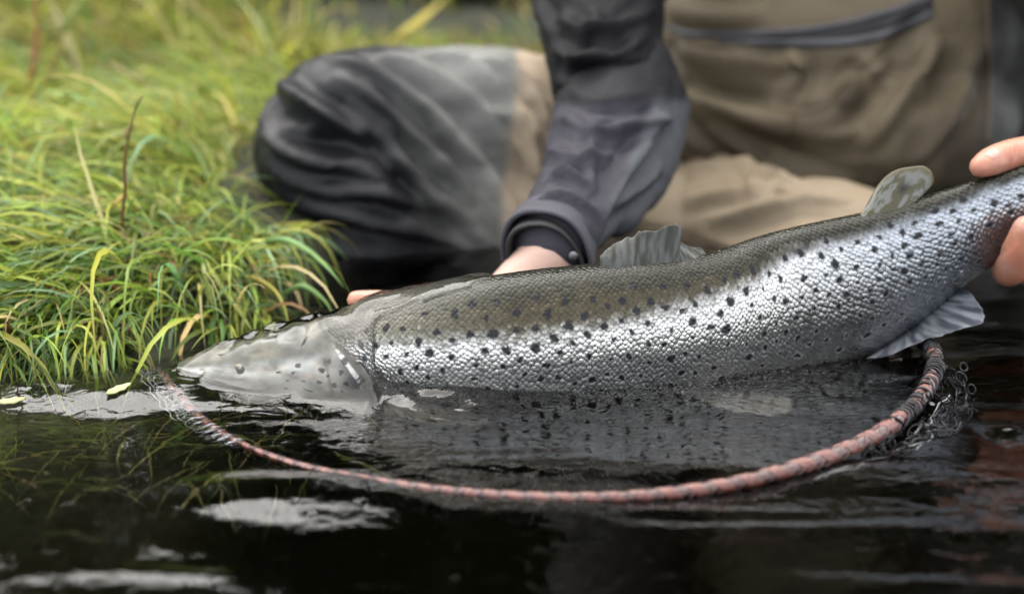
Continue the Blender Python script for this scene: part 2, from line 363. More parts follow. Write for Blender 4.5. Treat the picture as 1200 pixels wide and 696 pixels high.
def fish_color(s, th, rnd=0):
    q = px_of(s); f = (1-np.cos(th))/2; far = np.sin(th) < 0
    bf = np.maximum(np.interp(q, ST[:, 0], ST[:, 5])*1.05-.165, .03)
    p2 = np.stack([q/38, f*9], -1)
    e = f-bf+.012*noise(p2, 31)+.008*noise(p2*4, 32)+rnd*.014
    back = 1-sstep(-.075, .065, e)
    top = 1-sstep(.02, .13, f+.02*noise(p2*3, 33))
    gold = np.stack([.078+0*q, .067+0*q, .042+0*q], -1); olive = np.array([.016, .016, .010]); silver = np.array([.60, .598, .585]); belly = np.array([.80, .80, .77])
    c = silver*(1-sstep(.6, .85, f))[..., None]+belly*sstep(.6, .85, f)[..., None]
    c = c*(1+.10*noise(p2*2, 34)[..., None])
    wr = sstep(880, 1100, q)[..., None]; c = c*(1-wr*np.array([.40, .36, .28]))
    c = c*(1-back[..., None])+gold*back[..., None]
    c = c*(1-top[..., None])+olive*top[..., None]
    head = (1-sstep(395, 440, q))[..., None]
    hc = np.array([.78, .78, .74])*sstep(.12, .36, f)[..., None]+np.array([.13, .13, .10])*(1-sstep(.10, .30, f))[..., None]
    hc = hc*(1+.5*fbm(np.stack([q/22, f*8], -1), 4, 36)[..., None])*(1+.08*noise(np.stack([q/9, f*20], -1), 37)[..., None]*np.array([1., -.3, -1.]))
    pre = 400-26*(np.abs(f-.5)*2)**2; gl = 441-46*(np.abs(f-.55)*2)**2; mo = .60+.10*(q-211)/95
    ln_ = .55*np.exp(-((q-pre)/3.5)**2)*sstep(.2, .35, f)+.6*np.exp(-((q-gl)/3)**2)+.8*np.exp(-((f-mo)/.022)**2)*(1-sstep(300, 318, q))
    hc = hc*(1-np.clip(ln_, 0, .85)[..., None])
    hc = hc*(1+.5*(np.exp(-((q-418)/14)**2-((f-.42)/.10)**2)+np.exp(-((q-365)/16)**2-((f-.5)/.12)**2))[..., None])
    c = c+(np.array([.26, .25, .21])-c)*((1-sstep(450, 610, q))*back*.55)[..., None]  # back greyer towards the head: partly pigment, partly the water film's sheen painted in
    c = c*(1-head)+hc*head
    met = .93*(1-back*.45)*(1-top*.9)*(1-.5*head[..., 0])
    sm = spot_mask(q, f, far)
    c = c*(1-sm[..., None])+np.array([.012, .012, .016])*sm[..., None]; met = met*(1-sm)
    return np.concatenate([np.clip(c, 0, 1), met[..., None]], -1)
# skin
NT = 256
S, TH = np.meshgrid(arc, np.arange(NT)*2*PI/NT, indexing='ij')
Pf, _, _ = fish_surf(S, TH)
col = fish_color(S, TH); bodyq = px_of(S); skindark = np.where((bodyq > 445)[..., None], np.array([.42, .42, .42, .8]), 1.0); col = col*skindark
V = Pf.reshape(-1, 3); Fq = grid_faces(NS, NT, True)
c0 = len(V); V = np.vstack([V, [Pf[0].mean(0)], [Pf[-1].mean(0)]]); colf = np.vstack([col.reshape(-1, 4), col[0, 0:1], col[-1, 0:1]])
i = np.arange(NT); cap1 = np.stack([np.full(NT, c0), (i+1) % NT, i], -1); cap2 = np.stack([np.full(NT, c0+1), (NS-1)*NT+i, (NS-1)*NT+(i+1) % NT], -1)
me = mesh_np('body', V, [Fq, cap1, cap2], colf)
def fish_mat(name, rough, coat, ripple):
    m = bpy.data.materials.new(name); m.use_nodes = True; n = m.node_tree.nodes; L = m.node_tree.links; b = n['Principled BSDF']
    a = n.new('ShaderNodeAttribute'); a.attribute_name = 'Col'; L.new(a.outputs['Color'], b.inputs['Base Color']); L.new(a.outputs['Alpha'], b.inputs['Metallic'])
    b.inputs['Specular IOR Level'].default_value = .15; b.inputs['Roughness'].default_value = rough; b.inputs['Coat Weight'].default_value = coat; b.inputs['Coat Roughness'].default_value = .05; b.inputs['Coat IOR'].default_value = 1.4
    tc = n.new('ShaderNodeTexCoord'); t = n.new('ShaderNodeTexNoise'); t.inputs['Scale'].default_value = 55; t.inputs['Detail'].default_value = 3; t.inputs['Distortion'].default_value = 1
    L.new(tc.outputs['Object'], t.inputs[0]); bp = n.new('ShaderNodeBump'); bp.inputs['Distance'].default_value = ripple; L.new(t.outputs[0], bp.inputs['Height'])
    L.new(bp.outputs[0], b.inputs['Coat Normal'])
    t3 = n.new('ShaderNodeTexNoise'); t3.inputs['Scale'].default_value = 700; L.new(tc.outputs['Object'], t3.inputs[0])
    bp3 = n.new('ShaderNodeBump'); bp3.inputs['Distance'].default_value = .00015; L.new(t3.outputs[0], bp3.inputs['Height']); L.new(bp3.outputs[0], b.inputs['Normal'])
    return m
M_fskin = fish_mat('fish_skin', .30, .5, .004); M_scale = fish_mat('fish_scales', .19, .07, .003)
fish = empty('fish', at(780, 400, 1.005))
tag(fish, 'silver trout with black spots and olive brown back, held half out of the water', 'fish')
body = link('body', me, M_fskin); under(body, fish)
# scales
dl = .00405; rows_dth_ref = .0026
srow = []; per = []
lat0, lat1 = s_of(392), s_of(1262)
ns = int((lat1-lat0)/dl)
# scale template in (along, across) units
ang1 = np.arange(6)*PI/3; ang2 = np.arange(10)*2*PI/10
tu = np.r_[0.05, .55*np.cos(ang1), 1.0*np.cos(ang2)]; tv = np.r_[0, .55*np.sin(ang1), np.sin(ang2)]
to = np.r_[1.0, .86+.10*np.cos(ang1), .10+.22*np.cos(ang2)]
F1 = [(0, 1+k, 1+(k+1) % 6) for k in range(6)]
b0 = 7
F2 = []
ia = ib = 0                       # stitch the two rings
while ia < 6 or ib < 10:
    if ib/10 <= ia/6 and ib < 10: F2.append((1+ia % 6, b0+ib % 10, b0+(ib+1) % 10)); ib += 1
    else: F2.append((1+ia % 6, b0+ib % 10, 1+(ia+1) % 6)); ia += 1
TF = np.array(F1+F2)
# equal-arc theta table per station
thd = np.linspace(0, 2*PI, 361)
ZON = [(392, 905, 140), (905, 1010, 112), (1010, 1105, 88), (1105, 1262, 66)]
Sl, Tl, Pl, Dl, Jl = [], [], [], [], []
s_cur = s_of(392)
for q0, q1, NR in ZON:
    k = 0
    while px_of(s_cur) < q1:
        d_ = .0038+.0016*float(sstep(700, 1150, px_of(s_cur))); a_, b_ = np.interp(s_cur, arc, hw), np.interp(s_cur, arc, hz)
        L_ = np.r_[0, np.cumsum(np.hypot(np.diff(b_*np.cos(thd)), np.diff(a_*np.sin(thd))))]; th_ = np.interp((np.arange(NR)+.5)/NR*L_[-1], L_, thd)
        Sl.append(s_cur+(np.arange(NR) % 2)*d_*.5); Tl.append(th_); Pl.append(np.full(NR, L_[-1]/NR)); Dl.append(np.full(NR, d_)); s_cur += d_
S0, TH0, PR, DL = map(np.concatenate, (Sl, Tl, Pl, Dl))
ab = np.interp(S0, arc, hw); bb = np.interp(S0, arc, hz)
Q0 = px_of(S0); f0 = (1-np.cos(TH0))/2
keep = (Q0 > 447-46*(np.abs(f0-.55)*2)**2 + 3) & (Q0 < 1262)
jit = rng.normal(0, 1, (6,)+S0.shape)
S0 = S0+jit[0]*DL*.06; TH0 = TH0+jit[1]*.010
s0 = S0[keep]; t0 = TH0[keep]; pr = PR[keep]; dlk = DL[keep]
rad_t = np.sqrt(ab**2*np.cos(TH0)**2+bb**2*np.sin(TH0)**2)[keep]
rad_t = np.sqrt((ab*np.cos(TH0))**2+(bb*np.sin(TH0))**2)[keep]
ru = dlk[:, None]*.56; rv = pr*1.08
SS = s0[:, None]+ru*tu[None]*(1+.06*jit[2][keep][:, None]); TT = t0[:, None]+(rv/rad_t)[:, None]*tv[None]
tiltv = .00012*jit[3][keep][:, None]*tv[None]+.00010*jit[4][keep][:, None]*tu[None]
hgt = .00043*to[None]*(1+.15*jit[5][keep][:, None])*(dlk[:, None]/.004)-.00012+tiltv
Psc, _, _ = fish_surf(SS, TT, hgt)
rc = (rng.normal(0, 1, len(s0))[:, None])
csc = fish_color(SS, TT, rc*.8); csc[..., :3] *= np.clip(1+.08*rc[..., None]*np.ones((1, 17, 1)), .6, 1.25)
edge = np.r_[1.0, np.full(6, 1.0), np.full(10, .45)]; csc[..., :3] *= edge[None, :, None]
csc = np.clip(csc, 0, 1)
nsc = len(s0)
Fs = (TF[None]+(np.arange(nsc)*17)[:, None, None]).reshape(-1, 3)
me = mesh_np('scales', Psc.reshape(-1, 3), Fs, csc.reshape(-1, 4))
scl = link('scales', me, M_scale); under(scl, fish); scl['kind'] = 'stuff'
# eye
def ball(name, c, r, mt, parent, sq=(1, 1, 1)):
    bm = bmesh.new(); bmesh.ops.create_uvsphere(bm, u_segments=24, v_segments=16, radius=r)
    for v in bm.verts: v.co = Vector((v.co.x*sq[0], v.co.y*sq[1], v.co.z*sq[2]))+Vector(c)
    me = bpy.data.meshes.new(name); bm.to_mesh(me); bm.free(); return under(link(name, me, mt), parent)
M_eye = mat('eye_iris', (.30, .28, .18), .2, metal=.6, coat=1); M_pupil = mat('pupil', (.004, .004, .005), .05, coat=1)
for th_ in (2*math.acos(math.sqrt(1-.27)), 2*PI-2*math.acos(math.sqrt(1-.27))):
    pe, ne, _ = fish_surf(np.array([s_of(290)]), np.array([th_])); pe, ne = pe[0], ne[0]
    e = ball('eye', pe-ne*.0040, .0062, M_eye, fish, (1, .7, 1)); 
    pb = ball('pupil', pe-ne*.0002, .0036, M_pupil, fish, (1, .75, 1)); pb.parent = e
    pb.matrix_parent_inverse = e.matrix_parent_inverse.copy(); pb.matrix_parent_inverse.identity()
# fins: a sheet between a base line on the body and an outer edge, with rays
def fin(name, base, tip, thick, mt, colf=None, nr=14, parent=fish, nu=90, nv=22, ridge=.0005, wave=.0, nrm=(0, -1, 0)):
    base = curve(base, nu); tip = curve(tip, nu); u_ = np.linspace(0, 1, nu); tip = base+(tip-base)*(1+.05*noise(np.stack([u_*nr*1.3, u_*0], -1), 45)+.03*noise(np.stack([u_*nr*4, u_*0], -1), 46))[:, None]; u = np.linspace(0, 1, nu)[:, None]; v = np.linspace(0, 1, nv)[None]
    P = base[:, None]*(1-v[..., None])+tip[:, None]*v[..., None]
    nrm = np.array(nrm, float); nrm /= np.linalg.norm(nrm)
    rg = np.abs(np.sin(u*PI*nr))**.6*(1-.2*v); w_ = wave*np.sin(u*PI*3.3+v*2)*v
    e = np.minimum(np.minimum(u*12, (1-u)*12), np.minimum(1, (1-v)*8+.12)).clip(.08, 1)
    t_ = thick*e*(1-.6*v)+ridge*rg*e
    A = P+nrm*(t_+w_)[..., None]; B = P-nrm*(t_-w_)[..., None]
    Vv = np.concatenate([A.reshape(-1, 3), B.reshape(-1, 3)]); f1 = grid_faces(nu, nv); f2 = f1[:, ::-1]+nu*nv
    idx = np.arange(nu*nv).reshape(nu, nv); ring = np.r_[idx[:, 0], idx[-1, 1:], idx[-2::-1, -1], idx[0, -2:0:-1]]
    m = len(ring); i = np.arange(m); f3 = np.stack([ring[i], ring[(i+1) % m], ring[(i+1) % m]+nu*nv, ring[i]+nu*nv], -1)
    me = mesh_np(name, Vv, [f1, f2, f3], None)
    bm = bmesh.new(); bm.from_mesh(me); bmesh.ops.recalc_face_normals(bm, faces=bm.faces); bm.to_mesh(me); bm.free()
    U = np.broadcast_to(u, (nu, nv)); Vn = np.broadcast_to(v, (nu, nv))
    c = colf(U, Vn, np.broadcast_to(rg, (nu, nv))); c = np.concatenate([c.reshape(-1, 3)]*2); setcol(me, c)
    o = link(name, me, mt); return under(o, parent)
M_fin = mat('fin_membrane', attr=True, rough=.34, coat=.2, coat_rough=.08, thin=.4, spec=.3, bump=.0004, bump_scale=300)
def top_pt(px, dz=0, dpx=0):
    p, _, _ = fish_surf(np.array([s_of(px)]), np.array([0.1])); p = p[0].copy(); return p+np.array([0, 0, dz])
Yd = 1.0
def colA(dark, light, sc_=1.):
    def f(u, v, r):
        k = (r**2*.45+.75*fbm(np.stack([u*26, v*1.6], -1), 3, 41)+.15).clip(0, 1)[..., None]
        return np.array(dark)*(1-k)+np.array(light)*k
    return f
def tops(lst): return [top_pt(x, -.003) for x in lst]
Yb = lambda px: np.interp(px, ST[:, 0], ST[:, 3])
fin('dorsal_fin', tops([698, 730, 765, 800, 826]), [at(x, y, Yb(x)-.004) for x, y in ((702, 300), (722, 286), (752, 272), (780, 267), (797, 266), (799, 271), (786, 277), (800, 284), (812, 289), (822, 290))], .0010, M_fin, colA((.035, .036, .024), (.13, .14, .135)), nr=17, ridge=.0003, wave=.003, nrm=(.1, -1, .35))
def adc(u, v, r):
    n_ = fbm(np.stack([u*11, v*6], -1), 3, 43); k = sstep(-.1, .25, n_+.45*(1-u*1.6)*(1-abs(v-.4)))[..., None]
    c = np.array([.12, .11, .055])*(1-k)+np.array([.27, .28, .26])*k
    sp_ = np.exp(-((u-.62)/.07)**2-((v-.55)/.12)**2)[..., None]; c = c*(1-.85*sp_)
    rim = sstep(.82, .97, v)[..., None]; return c*(1-rim)+np.array([.18, .15, .085])*rim
fin('adipose_fin', tops([1018, 1040, 1062, 1084]), [at(x, y, Yb(x)-.002) for x, y in ((1019, 234), (1027, 219), (1040, 205), (1054, 197), (1070, 196), (1084, 199), (1092, 207), (1093, 216), (1088, 222))], .0014, M_fin, adc, nr=1, ridge=.0001, nrm=(.05, -1, .3))
def belly_pt(px, th=PI*.92):
    p, _, _ = fish_surf(np.array([s_of(px)]), np.array([th])); return p[0]
fin('anal_fin', [belly_pt(x, PI*.90) for x in (1012, 1050, 1085, 1105)], [at(x, y, yy) for x, y, yy in ((1013, 421, 1.012), (1040, 416, 1.005), (1075, 402, 1.0), (1115, 389, 1.0), (1150, 378, 1.002), (1151, 366, 1.006), (1146, 354, 1.012), (1138, 342, 1.022), (1126, 338, 1.03))], .0012, M_fin, colA((.10, .11, .14), (.42, .45, .50)), nr=12, ridge=.0006, wave=.002, nrm=(.1, -1, .45))
fin('pelvic_fin', [belly_pt(x, PI*.80) for x in (775, 790, 805)], [np.array(p) for p in (on(790, 486, -.030)+[0, 0, 0], on(850, 512, -.034), on(905, 520, -.036), on(935, 510, -.034), on(915, 492, -.030))], .0010, M_fin, colA((.13, .125, .10), (.30, .30, .29)), nr=9, wave=.001, nrm=(0, -.6, .8))
fin('pectoral_fin', [belly_pt(x, PI*.72) for x in (452, 462, 474)], [np.array(p) for p in (on(470, 512, -.026), on(530, 528, -.034), on(570, 528, -.037), on(575, 518, -.034), on(540, 505, -.030))], .0010, M_fin, colA((.05, .05, .04), (.12, .12, .10)), nr=9, nrm=(0, -.6, .8))
tb = [at(1296, 168, 1.071), at(1300, 200, 1.071), at(1300, 240, 1.071), at(1296, 278, 1.071)]
fin('tail_fin', tb, [at(x, y, 1.09) for x, y in ((1400, 60), (1425, 95), (1415, 150), (1402, 190), (1400, 225), (1410, 265), (1425, 320), (1415, 360))], .0022, M_fin, colA((.06, .06, .05), (.25, .26, .27)), nr=18, nrm=(0, -1, .1))
# gill cover line: pale bony edge as its own plate
# ------------------------------------------------------------------ landing net
net = empty('landing_net', on(640, 585))
tag(net, 'round landing net with pink and dark red braided rim lying at the water surface', 'landing net')
rp = [(183, 441, -.001, .0036), (198, 460, 0, .0038), (222, 482, .001, .004), (262, 512, .002, .004), (330, 541, .003, .004), (420, 561, .004, .004), (520, 575, .005, .004), (640, 583, .006, .0042), (760, 580, .007, .0048), (860, 566, .009, .0055),
      (940, 545, .011, .0062), (1010, 518, .013, .0066), (1058, 488, .016, .0068), (1086, 455, .019, .0070), (1096, 428, .020, .0070), (1088, 405, .018, .0068)]
R0 = [np.r_[on(a, b_, z-.0055), r*.70] for a, b_, z, r in rp]
back = [(.300, 1.10, .004, .006), (.24, 1.16, -.03, .005), (.10, 1.20, -.06, .004), (-.08, 1.195, -.07, .004), (-.20, 1.13, -.06, .004), (-.255, 1.04, -.03, .0036)]
rim = curve(np.array(R0+[np.array(b_) for b_ in back]+[R0[0]]), 900)
M_rim = mat('rim_braid', (.07, .02, .016), .45, coat=.6, noise_amt=.5, noise_scale=260, noise_col=(.05, .012, .012), bump=.0008, bump_scale=500)
M_cord = mat('pale_cord', (.19, .055, .036), .42, coat=.5, noise_amt=.8, noise_scale=120, noise_col=(.13, .03, .02), bump=.0006, bump_scale=700)
M_mesh = mat('clear_rubber', (.62, .64, .66), .12, trans=.75, ior=1.45)
M_mesh2 = mat('dark_rubber', (.010, .010, .012), .22, spec=.25)
V, Fq = tube_data(rim[:, :3], rim[:, 3], 14, False)
under(link('rim', mesh_np('rim', V, Fq), M_rim), net)
Tr, Nr, Br = frames(rim[:, :3]); Lr = np.r_[0, np.cumsum(np.linalg.norm(np.diff(rim[:, :3], axis=0), axis=1))]
nk = 9000; Ls = np.linspace(0, Lr[-1], nk); itp = lambda A: np.stack([np.interp(Ls, Lr, A[:, k]) for k in range(3)], -1)
Pc, Nc, Bc = itp(rim[:, :3]), itp(Nr), itp(Br); Rc = np.interp(Ls, Lr, rim[:, 3])
pitch = np.interp(Ls, Lr, rim[:, 3]*4.2+.002); ph = np.r_[0, np.cumsum(np.diff(Ls)/pitch[1:])]*2*PI
# flat helical ribbon with body: 4 strands side by side, as crossing tubes
acc = Acc()
for k, off in enumerate((0, .5, 1.0, 1.5, 2.0, 2.5)):
    ph_ = ph+.25*np.sin(Ls*90)+.2*np.sin(Ls*41); P = Pc+(Rc*.86)[:, None]*(np.cos(ph_+off)[:, None]*Nc+np.sin(ph_+off)[:, None]*Bc)
    P = P[::3]; acc.tube(P, np.maximum(Rc[::3]*.30, .001), 6)
under(link('cord', acc.mesh('cord'), M_cord), net)
acc = Acc()                    # dark threads crossing the cord the other way
for k in range(3):
    P = Pc+(Rc*1.02)[:, None]*(np.cos(-ph*.9+k*2.1+.2*np.sin(Ls*70))[:, None]*Nc+np.sin(-ph*.9+k*2.1)[:, None]*Bc); acc.tube(P[::4], np.maximum(Rc[::4]*.17, .0006), 5)
under(link('crossing_thread', acc.mesh('crossing_thread'), M_rim), net)
# netting: diamond mesh bag hanging from the rim into the water
ncol = 96; nrow = 9
ridx = (np.arange(ncol)/ncol*899).astype(int); ctr = rim[:, :3].mean(0)
def bag(uc, v):
    p = rim[int(uc/ncol*899) % 899, :3]; d = (ctr-p)*[1, 1, 0]
    return p+d*(.10*v+.50*v**3)+np.array([0, 0, -.006-.085*math.sin(v*PI/2)-.0*v])+np.array([.002, .002, .001])*np.array([math.sin(uc*2.1+v*9), math.cos(uc*1.7+v*5), math.sin(uc*3.3)])
acc = Acc()
for k in range(ncol):
    for r in range(nrow):
        a = bag(k+(r % 2)*.5, r/nrow)
        for dk in (-.5, .5):
            b_ = bag(k+(r % 2)*.5+dk, (r+1)/nrow)
            m_ = (a+b_)/2+np.array([0, 0, -.001]); acc.tube(np.array([a, m_, b_]), .0007, 5)
o = under(link('net_bag', acc.mesh('net_bag'), M_mesh2), net); o['kind'] = 'stuff'
# loops that tie the mesh to the rim: clear at the far left end, dark and bunched at the right end
def ring_loop(c, t, n_, b_, r1, r2, r=.0006, ph0=0, slant=0.):
    a = np.linspace(0, 2*PI, 15)+ph0
    return c+np.outer(np.cos(a)*r1, n_)+np.outer(np.sin(a)*r2, b_)+np.outer(np.cos(a)*slant, t)
acc = Acc()
for Lk in np.arange(.0, .17, .0078):
    i = int(np.interp(Lk, Lr, np.arange(900))); t_, n_, b_ = Tr[i], Nr[i], Br[i]; c = rim[i, :3]
    for z in range(2):
        c2 = c+np.array([-.006 if z else 0, -.001, -.001]); s = 1+.3*random.random()
        P = ring_loop(c2, t_, n_, b_, rim[i, 3]*1.5*s, rim[i, 3]*(2.1 if z else 1.5)*s, slant=.004*random.uniform(-1, 1)); acc.tube(P, .00042, 5)
for k in range(3):
    idx = np.arange(0, 62, 2); P = rim[idx, :3]+np.stack([-.008-.003*k+.0015*np.sin(idx*.5+k), -.003-.002*k+0*idx, .001+.0015*np.sin(idx*.9+2*k)], -1); acc.tube(P, .0004, 5)
o = under(link('clear_mesh_loop', acc.mesh('clear_mesh_loop'), M_mesh), net); o['kind'] = 'stuff'
acc = Acc(); acc2 = Acc()
i0 = int(np.argmin(np.linalg.norm(rim[:, :3]-R0[11][:3], axis=1))); i1 = int(np.argmin(np.linalg.norm(rim[:, :3]-R0[15][:3], axis=1)))+14
for k in range(90):
    i = random.randint(i0, i1); f = (i-i0)/(i1-i0); t_, n_, b_ = Tr[i], Nr[i], Br[i]
    out = np.array([math.cos(1.9), 0, 0])*0; outward = np.cross(t_, [0, 0, 1.]); outward /= np.linalg.norm(outward)
    if np.dot(outward, rim[i, :3]-ctr) < 0: outward = -outward
    c = rim[i, :3]+outward*random.uniform(.0, .030)*(.25+.75*math.sin(f*PI))+np.array([0, 0, random.uniform(-.026, -.004)])
    rr = random.uniform(.0015, .0050)
    dn = rng.normal(0, 1, 3); dn /= np.linalg.norm(dn); d2 = np.cross(dn, t_); d2 /= np.linalg.norm(d2)
    (acc if k % 25 else acc2).tube(ring_loop(c, t_, dn, d2, rr, rr*.7, slant=.002), random.uniform(.0004, .0007), 5)
for k in range(64):      # a few loops round the rim itself near the corner
    i = random.randint(i0+20, i1); t_, n_, b_ = Tr[i], Nr[i], Br[i]
    acc.tube(ring_loop(rim[i, :3], t_, n_, b_, rim[i, 3]*random.uniform(1.08, 1.3), rim[i, 3]*random.uniform(1.08, 1.3), slant=random.uniform(-.006, .006)), random.uniform(.0006, .0011), 6)
for k in range(44):      # strands of wet mesh running along the outside of the rim
    j0 = random.randint(i0-30, i1-40); idx = np.arange(j0, min(j0+random.randint(35, 90), i1+8), 3); f = (idx-i0)/(i1-i0)
    ow = np.cross(Tr[idx], [0, 0, 1.]); ow /= np.linalg.norm(ow, axis=1)[:, None]; ow *= np.sign(np.sum(ow*(rim[idx, :3]-ctr), 1))[:, None]
    am = random.uniform(.2, 1); jn = noise(np.stack([idx*.12, idx*0+k*3.3, idx*0], -1), 90)
    P = rim[idx, :3]+ow*((.006+.022*am*np.clip(np.sin(np.clip(f, 0, 1)*PI), 0, 1))*(1+.5*jn))[:, None]+np.stack([0*jn, 0*jn, -.012-.014*random.random()+.006*noise(np.stack([idx*.2, idx*0+k*1.7, idx*0], -1), 91)], -1)
    (acc if k % 20 else acc2).tube(P, random.uniform(.0004, .0009), 5)
o = under(link('dark_mesh_loop', acc.mesh('dark_mesh_loop'), M_mesh2), net); o['kind'] = 'stuff'
o = under(link('wet_mesh_loop', acc2.mesh('wet_mesh_loop'), M_mesh), net); o['kind'] = 'stuff'

# ------------------------------------------------------------------ angler
person = empty('person', (.34, 1.6, -.1))
tag(person, 'person in khaki chest waders and dark jacket crouching in the water holding the trout', 'person')
def blob_mesh(chains, ell, vox, smooth=8):
    """chains: lists of (x,y,z,r); ell: (center, radii); fused into one surface"""
    acc = Acc()
    for ch in chains:
        ch = np.array(ch, float); n = max(6, int(np.linalg.norm(np.diff(ch[:, :3], axis=0), axis=1).sum()/max(ch[:, 3].min()*.45, 1e-3)))
        P = curve(ch, min(n, 80)) if len(ch) > 1 else ch
        V, Fq = tube_data(P[:, :3], P[:, 3], 20, False)
        k = len(V); V = np.vstack([V, P[0, :3], P[-1, :3]]); i = np.arange(20)
        acc.add(V, [Fq, np.stack([np.full(20, k), (i+1) % 20, i], -1), np.stack([np.full(20, k+1), k-20+i, k-20+(i+1) % 20], -1)])
        for q in (P[0], P[-1]): ell = ell+[(q[:3], (q[3],)*3)]
        for q in P[1:-1]: ell = ell+[(q[:3], (q[3]*.98,)*3)]
    a = np.linspace(0, PI, 13)[1:-1]; b = np.arange(20)*2*PI/20
    for c, r in ell:
        c = np.array(c, float); r = np.array(r, float)
        V = np.stack([np.outer(np.sin(a), np.cos(b)), np.outer(np.sin(a), np.sin(b)), np.outer(np.cos(a), np.ones(20))], -1).reshape(-1, 3)*r+c
        k = len(V); V = np.vstack([V, c+[0, 0, r[2]], c-[0, 0, r[2]]]); i = np.arange(20)
        acc.add(V, [grid_faces(11, 20, True), np.stack([np.full(20, k), i, (i+1) % 20], -1), np.stack([np.full(20, k+1), k-20+(i+1) % 20, k-20+i], -1)])
    me = acc.mesh('tmp'); o = bpy.data.objects.new('tmp', me); C.objects.link(o)
    m = o.modifiers.new('r', 'REMESH'); m.mode = 'VOXEL'; m.voxel_size = vox; m.adaptivity = 0
    if smooth: s = o.modifiers.new('s', 'SMOOTH'); s.iterations = smooth; s.factor = .5
    dg = bpy.context.evaluated_depsgraph_get(); r = bpy.data.meshes.new_from_object(o.evaluated_get(dg))
    bpy.data.objects.remove(o); bpy.data.meshes.remove(me); return r
def project(me, pts):
    V = getv(me); polys = [tuple(p.vertices) for p in me.polygons]
    t = BVHTree.FromPolygons([Vector(v) for v in V], polys)
    return lambda px, py: (lambda h: None if h[0] is None else np.array(h[0]))(t.ray_cast(Vector((0, 0, CAMZ)), Vector(ray(px, py)).normalized()))
def sculpt(me, strokes, along_view=.3):
    """each stroke: (pixel polyline, half width in m, height in m [, sharpness]); raises (or sinks) a fold on the surface"""
    pr = project(me, None); V = getv(me); N = getn(me); D = np.zeros(len(V))
    for st in strokes:
        pl, wd, am = st[:3]; wd *= .78; sharp = st[3] if len(st) > 3 else 0.
        pl = curve(np.array([(x, y, 0) for x, y in pl], float), 26)[:, :2]
        P = [pr(x, y) for x, y in pl]; idx = [k for k, q in enumerate(P) if q is not None]
        if len(idx) < 3: continue
        P = np.array([P[k] for k in idx]); tt = np.array(idx)/25.
        lo, hi = P.min(0)-wd*4, P.max(0)+wd*4; sel = np.where(((V > lo) & (V < hi)).all(1))[0]
        A, B = P[:-1], P[1:]; best = np.full(len(sel), 1e9); bt_ = np.zeros(len(sel)); sg = np.zeros(len(sel))
        for k in range(len(A)):
            ab_ = B[k]-A[k]; l2 = ab_.dot(ab_)+1e-12; u = np.clip((V[sel]-A[k])@ab_/l2, 0, 1); q = V[sel]-(A[k]+u[:, None]*ab_); d = np.linalg.norm(q, axis=1)
            m = d < best; best[m] = d[m]; bt_[m] = (tt[k]+u*(tt[k+1]-tt[k]))[m]
            side = np.cross(ab_, N[sel])/math.sqrt(l2); sg[m] = np.sum(q*side, 1)[m]
        taper = np.sin(np.clip(bt_, 0, 1)*PI)**.6; x = sg/wd; dd = best/wd
        prof = np.exp(-dd**2)
        if sharp: prof = np.where(x > 0, np.exp(-(dd*(1+2.2*abs(sharp)))**2), prof) if sharp > 0 else np.where(x < 0, np.exp(-(dd*(1+2.2*abs(sharp)))**2), prof)
        # a trough beside the ridge makes it read as a fold
        prof = prof-.35*np.exp(-((dd-1.9)/.7)**2)
        D[sel] += am*2.0*taper*prof
    V = V+N*D[:, None]; me.vertices.foreach_set('co', V.astype(np.float32).ravel()); me.update()
def proj_px(V):
    d = V-np.array([0, 0, CAMZ]); z = d[:, 1]*cp-d[:, 2]*sp; y = d[:, 1]*sp+d[:, 2]*cp
    return 600+F*d[:, 0]/z, 348-F*y/z
def A4(px, py, Y, r): return (*at(px, py, Y), r)

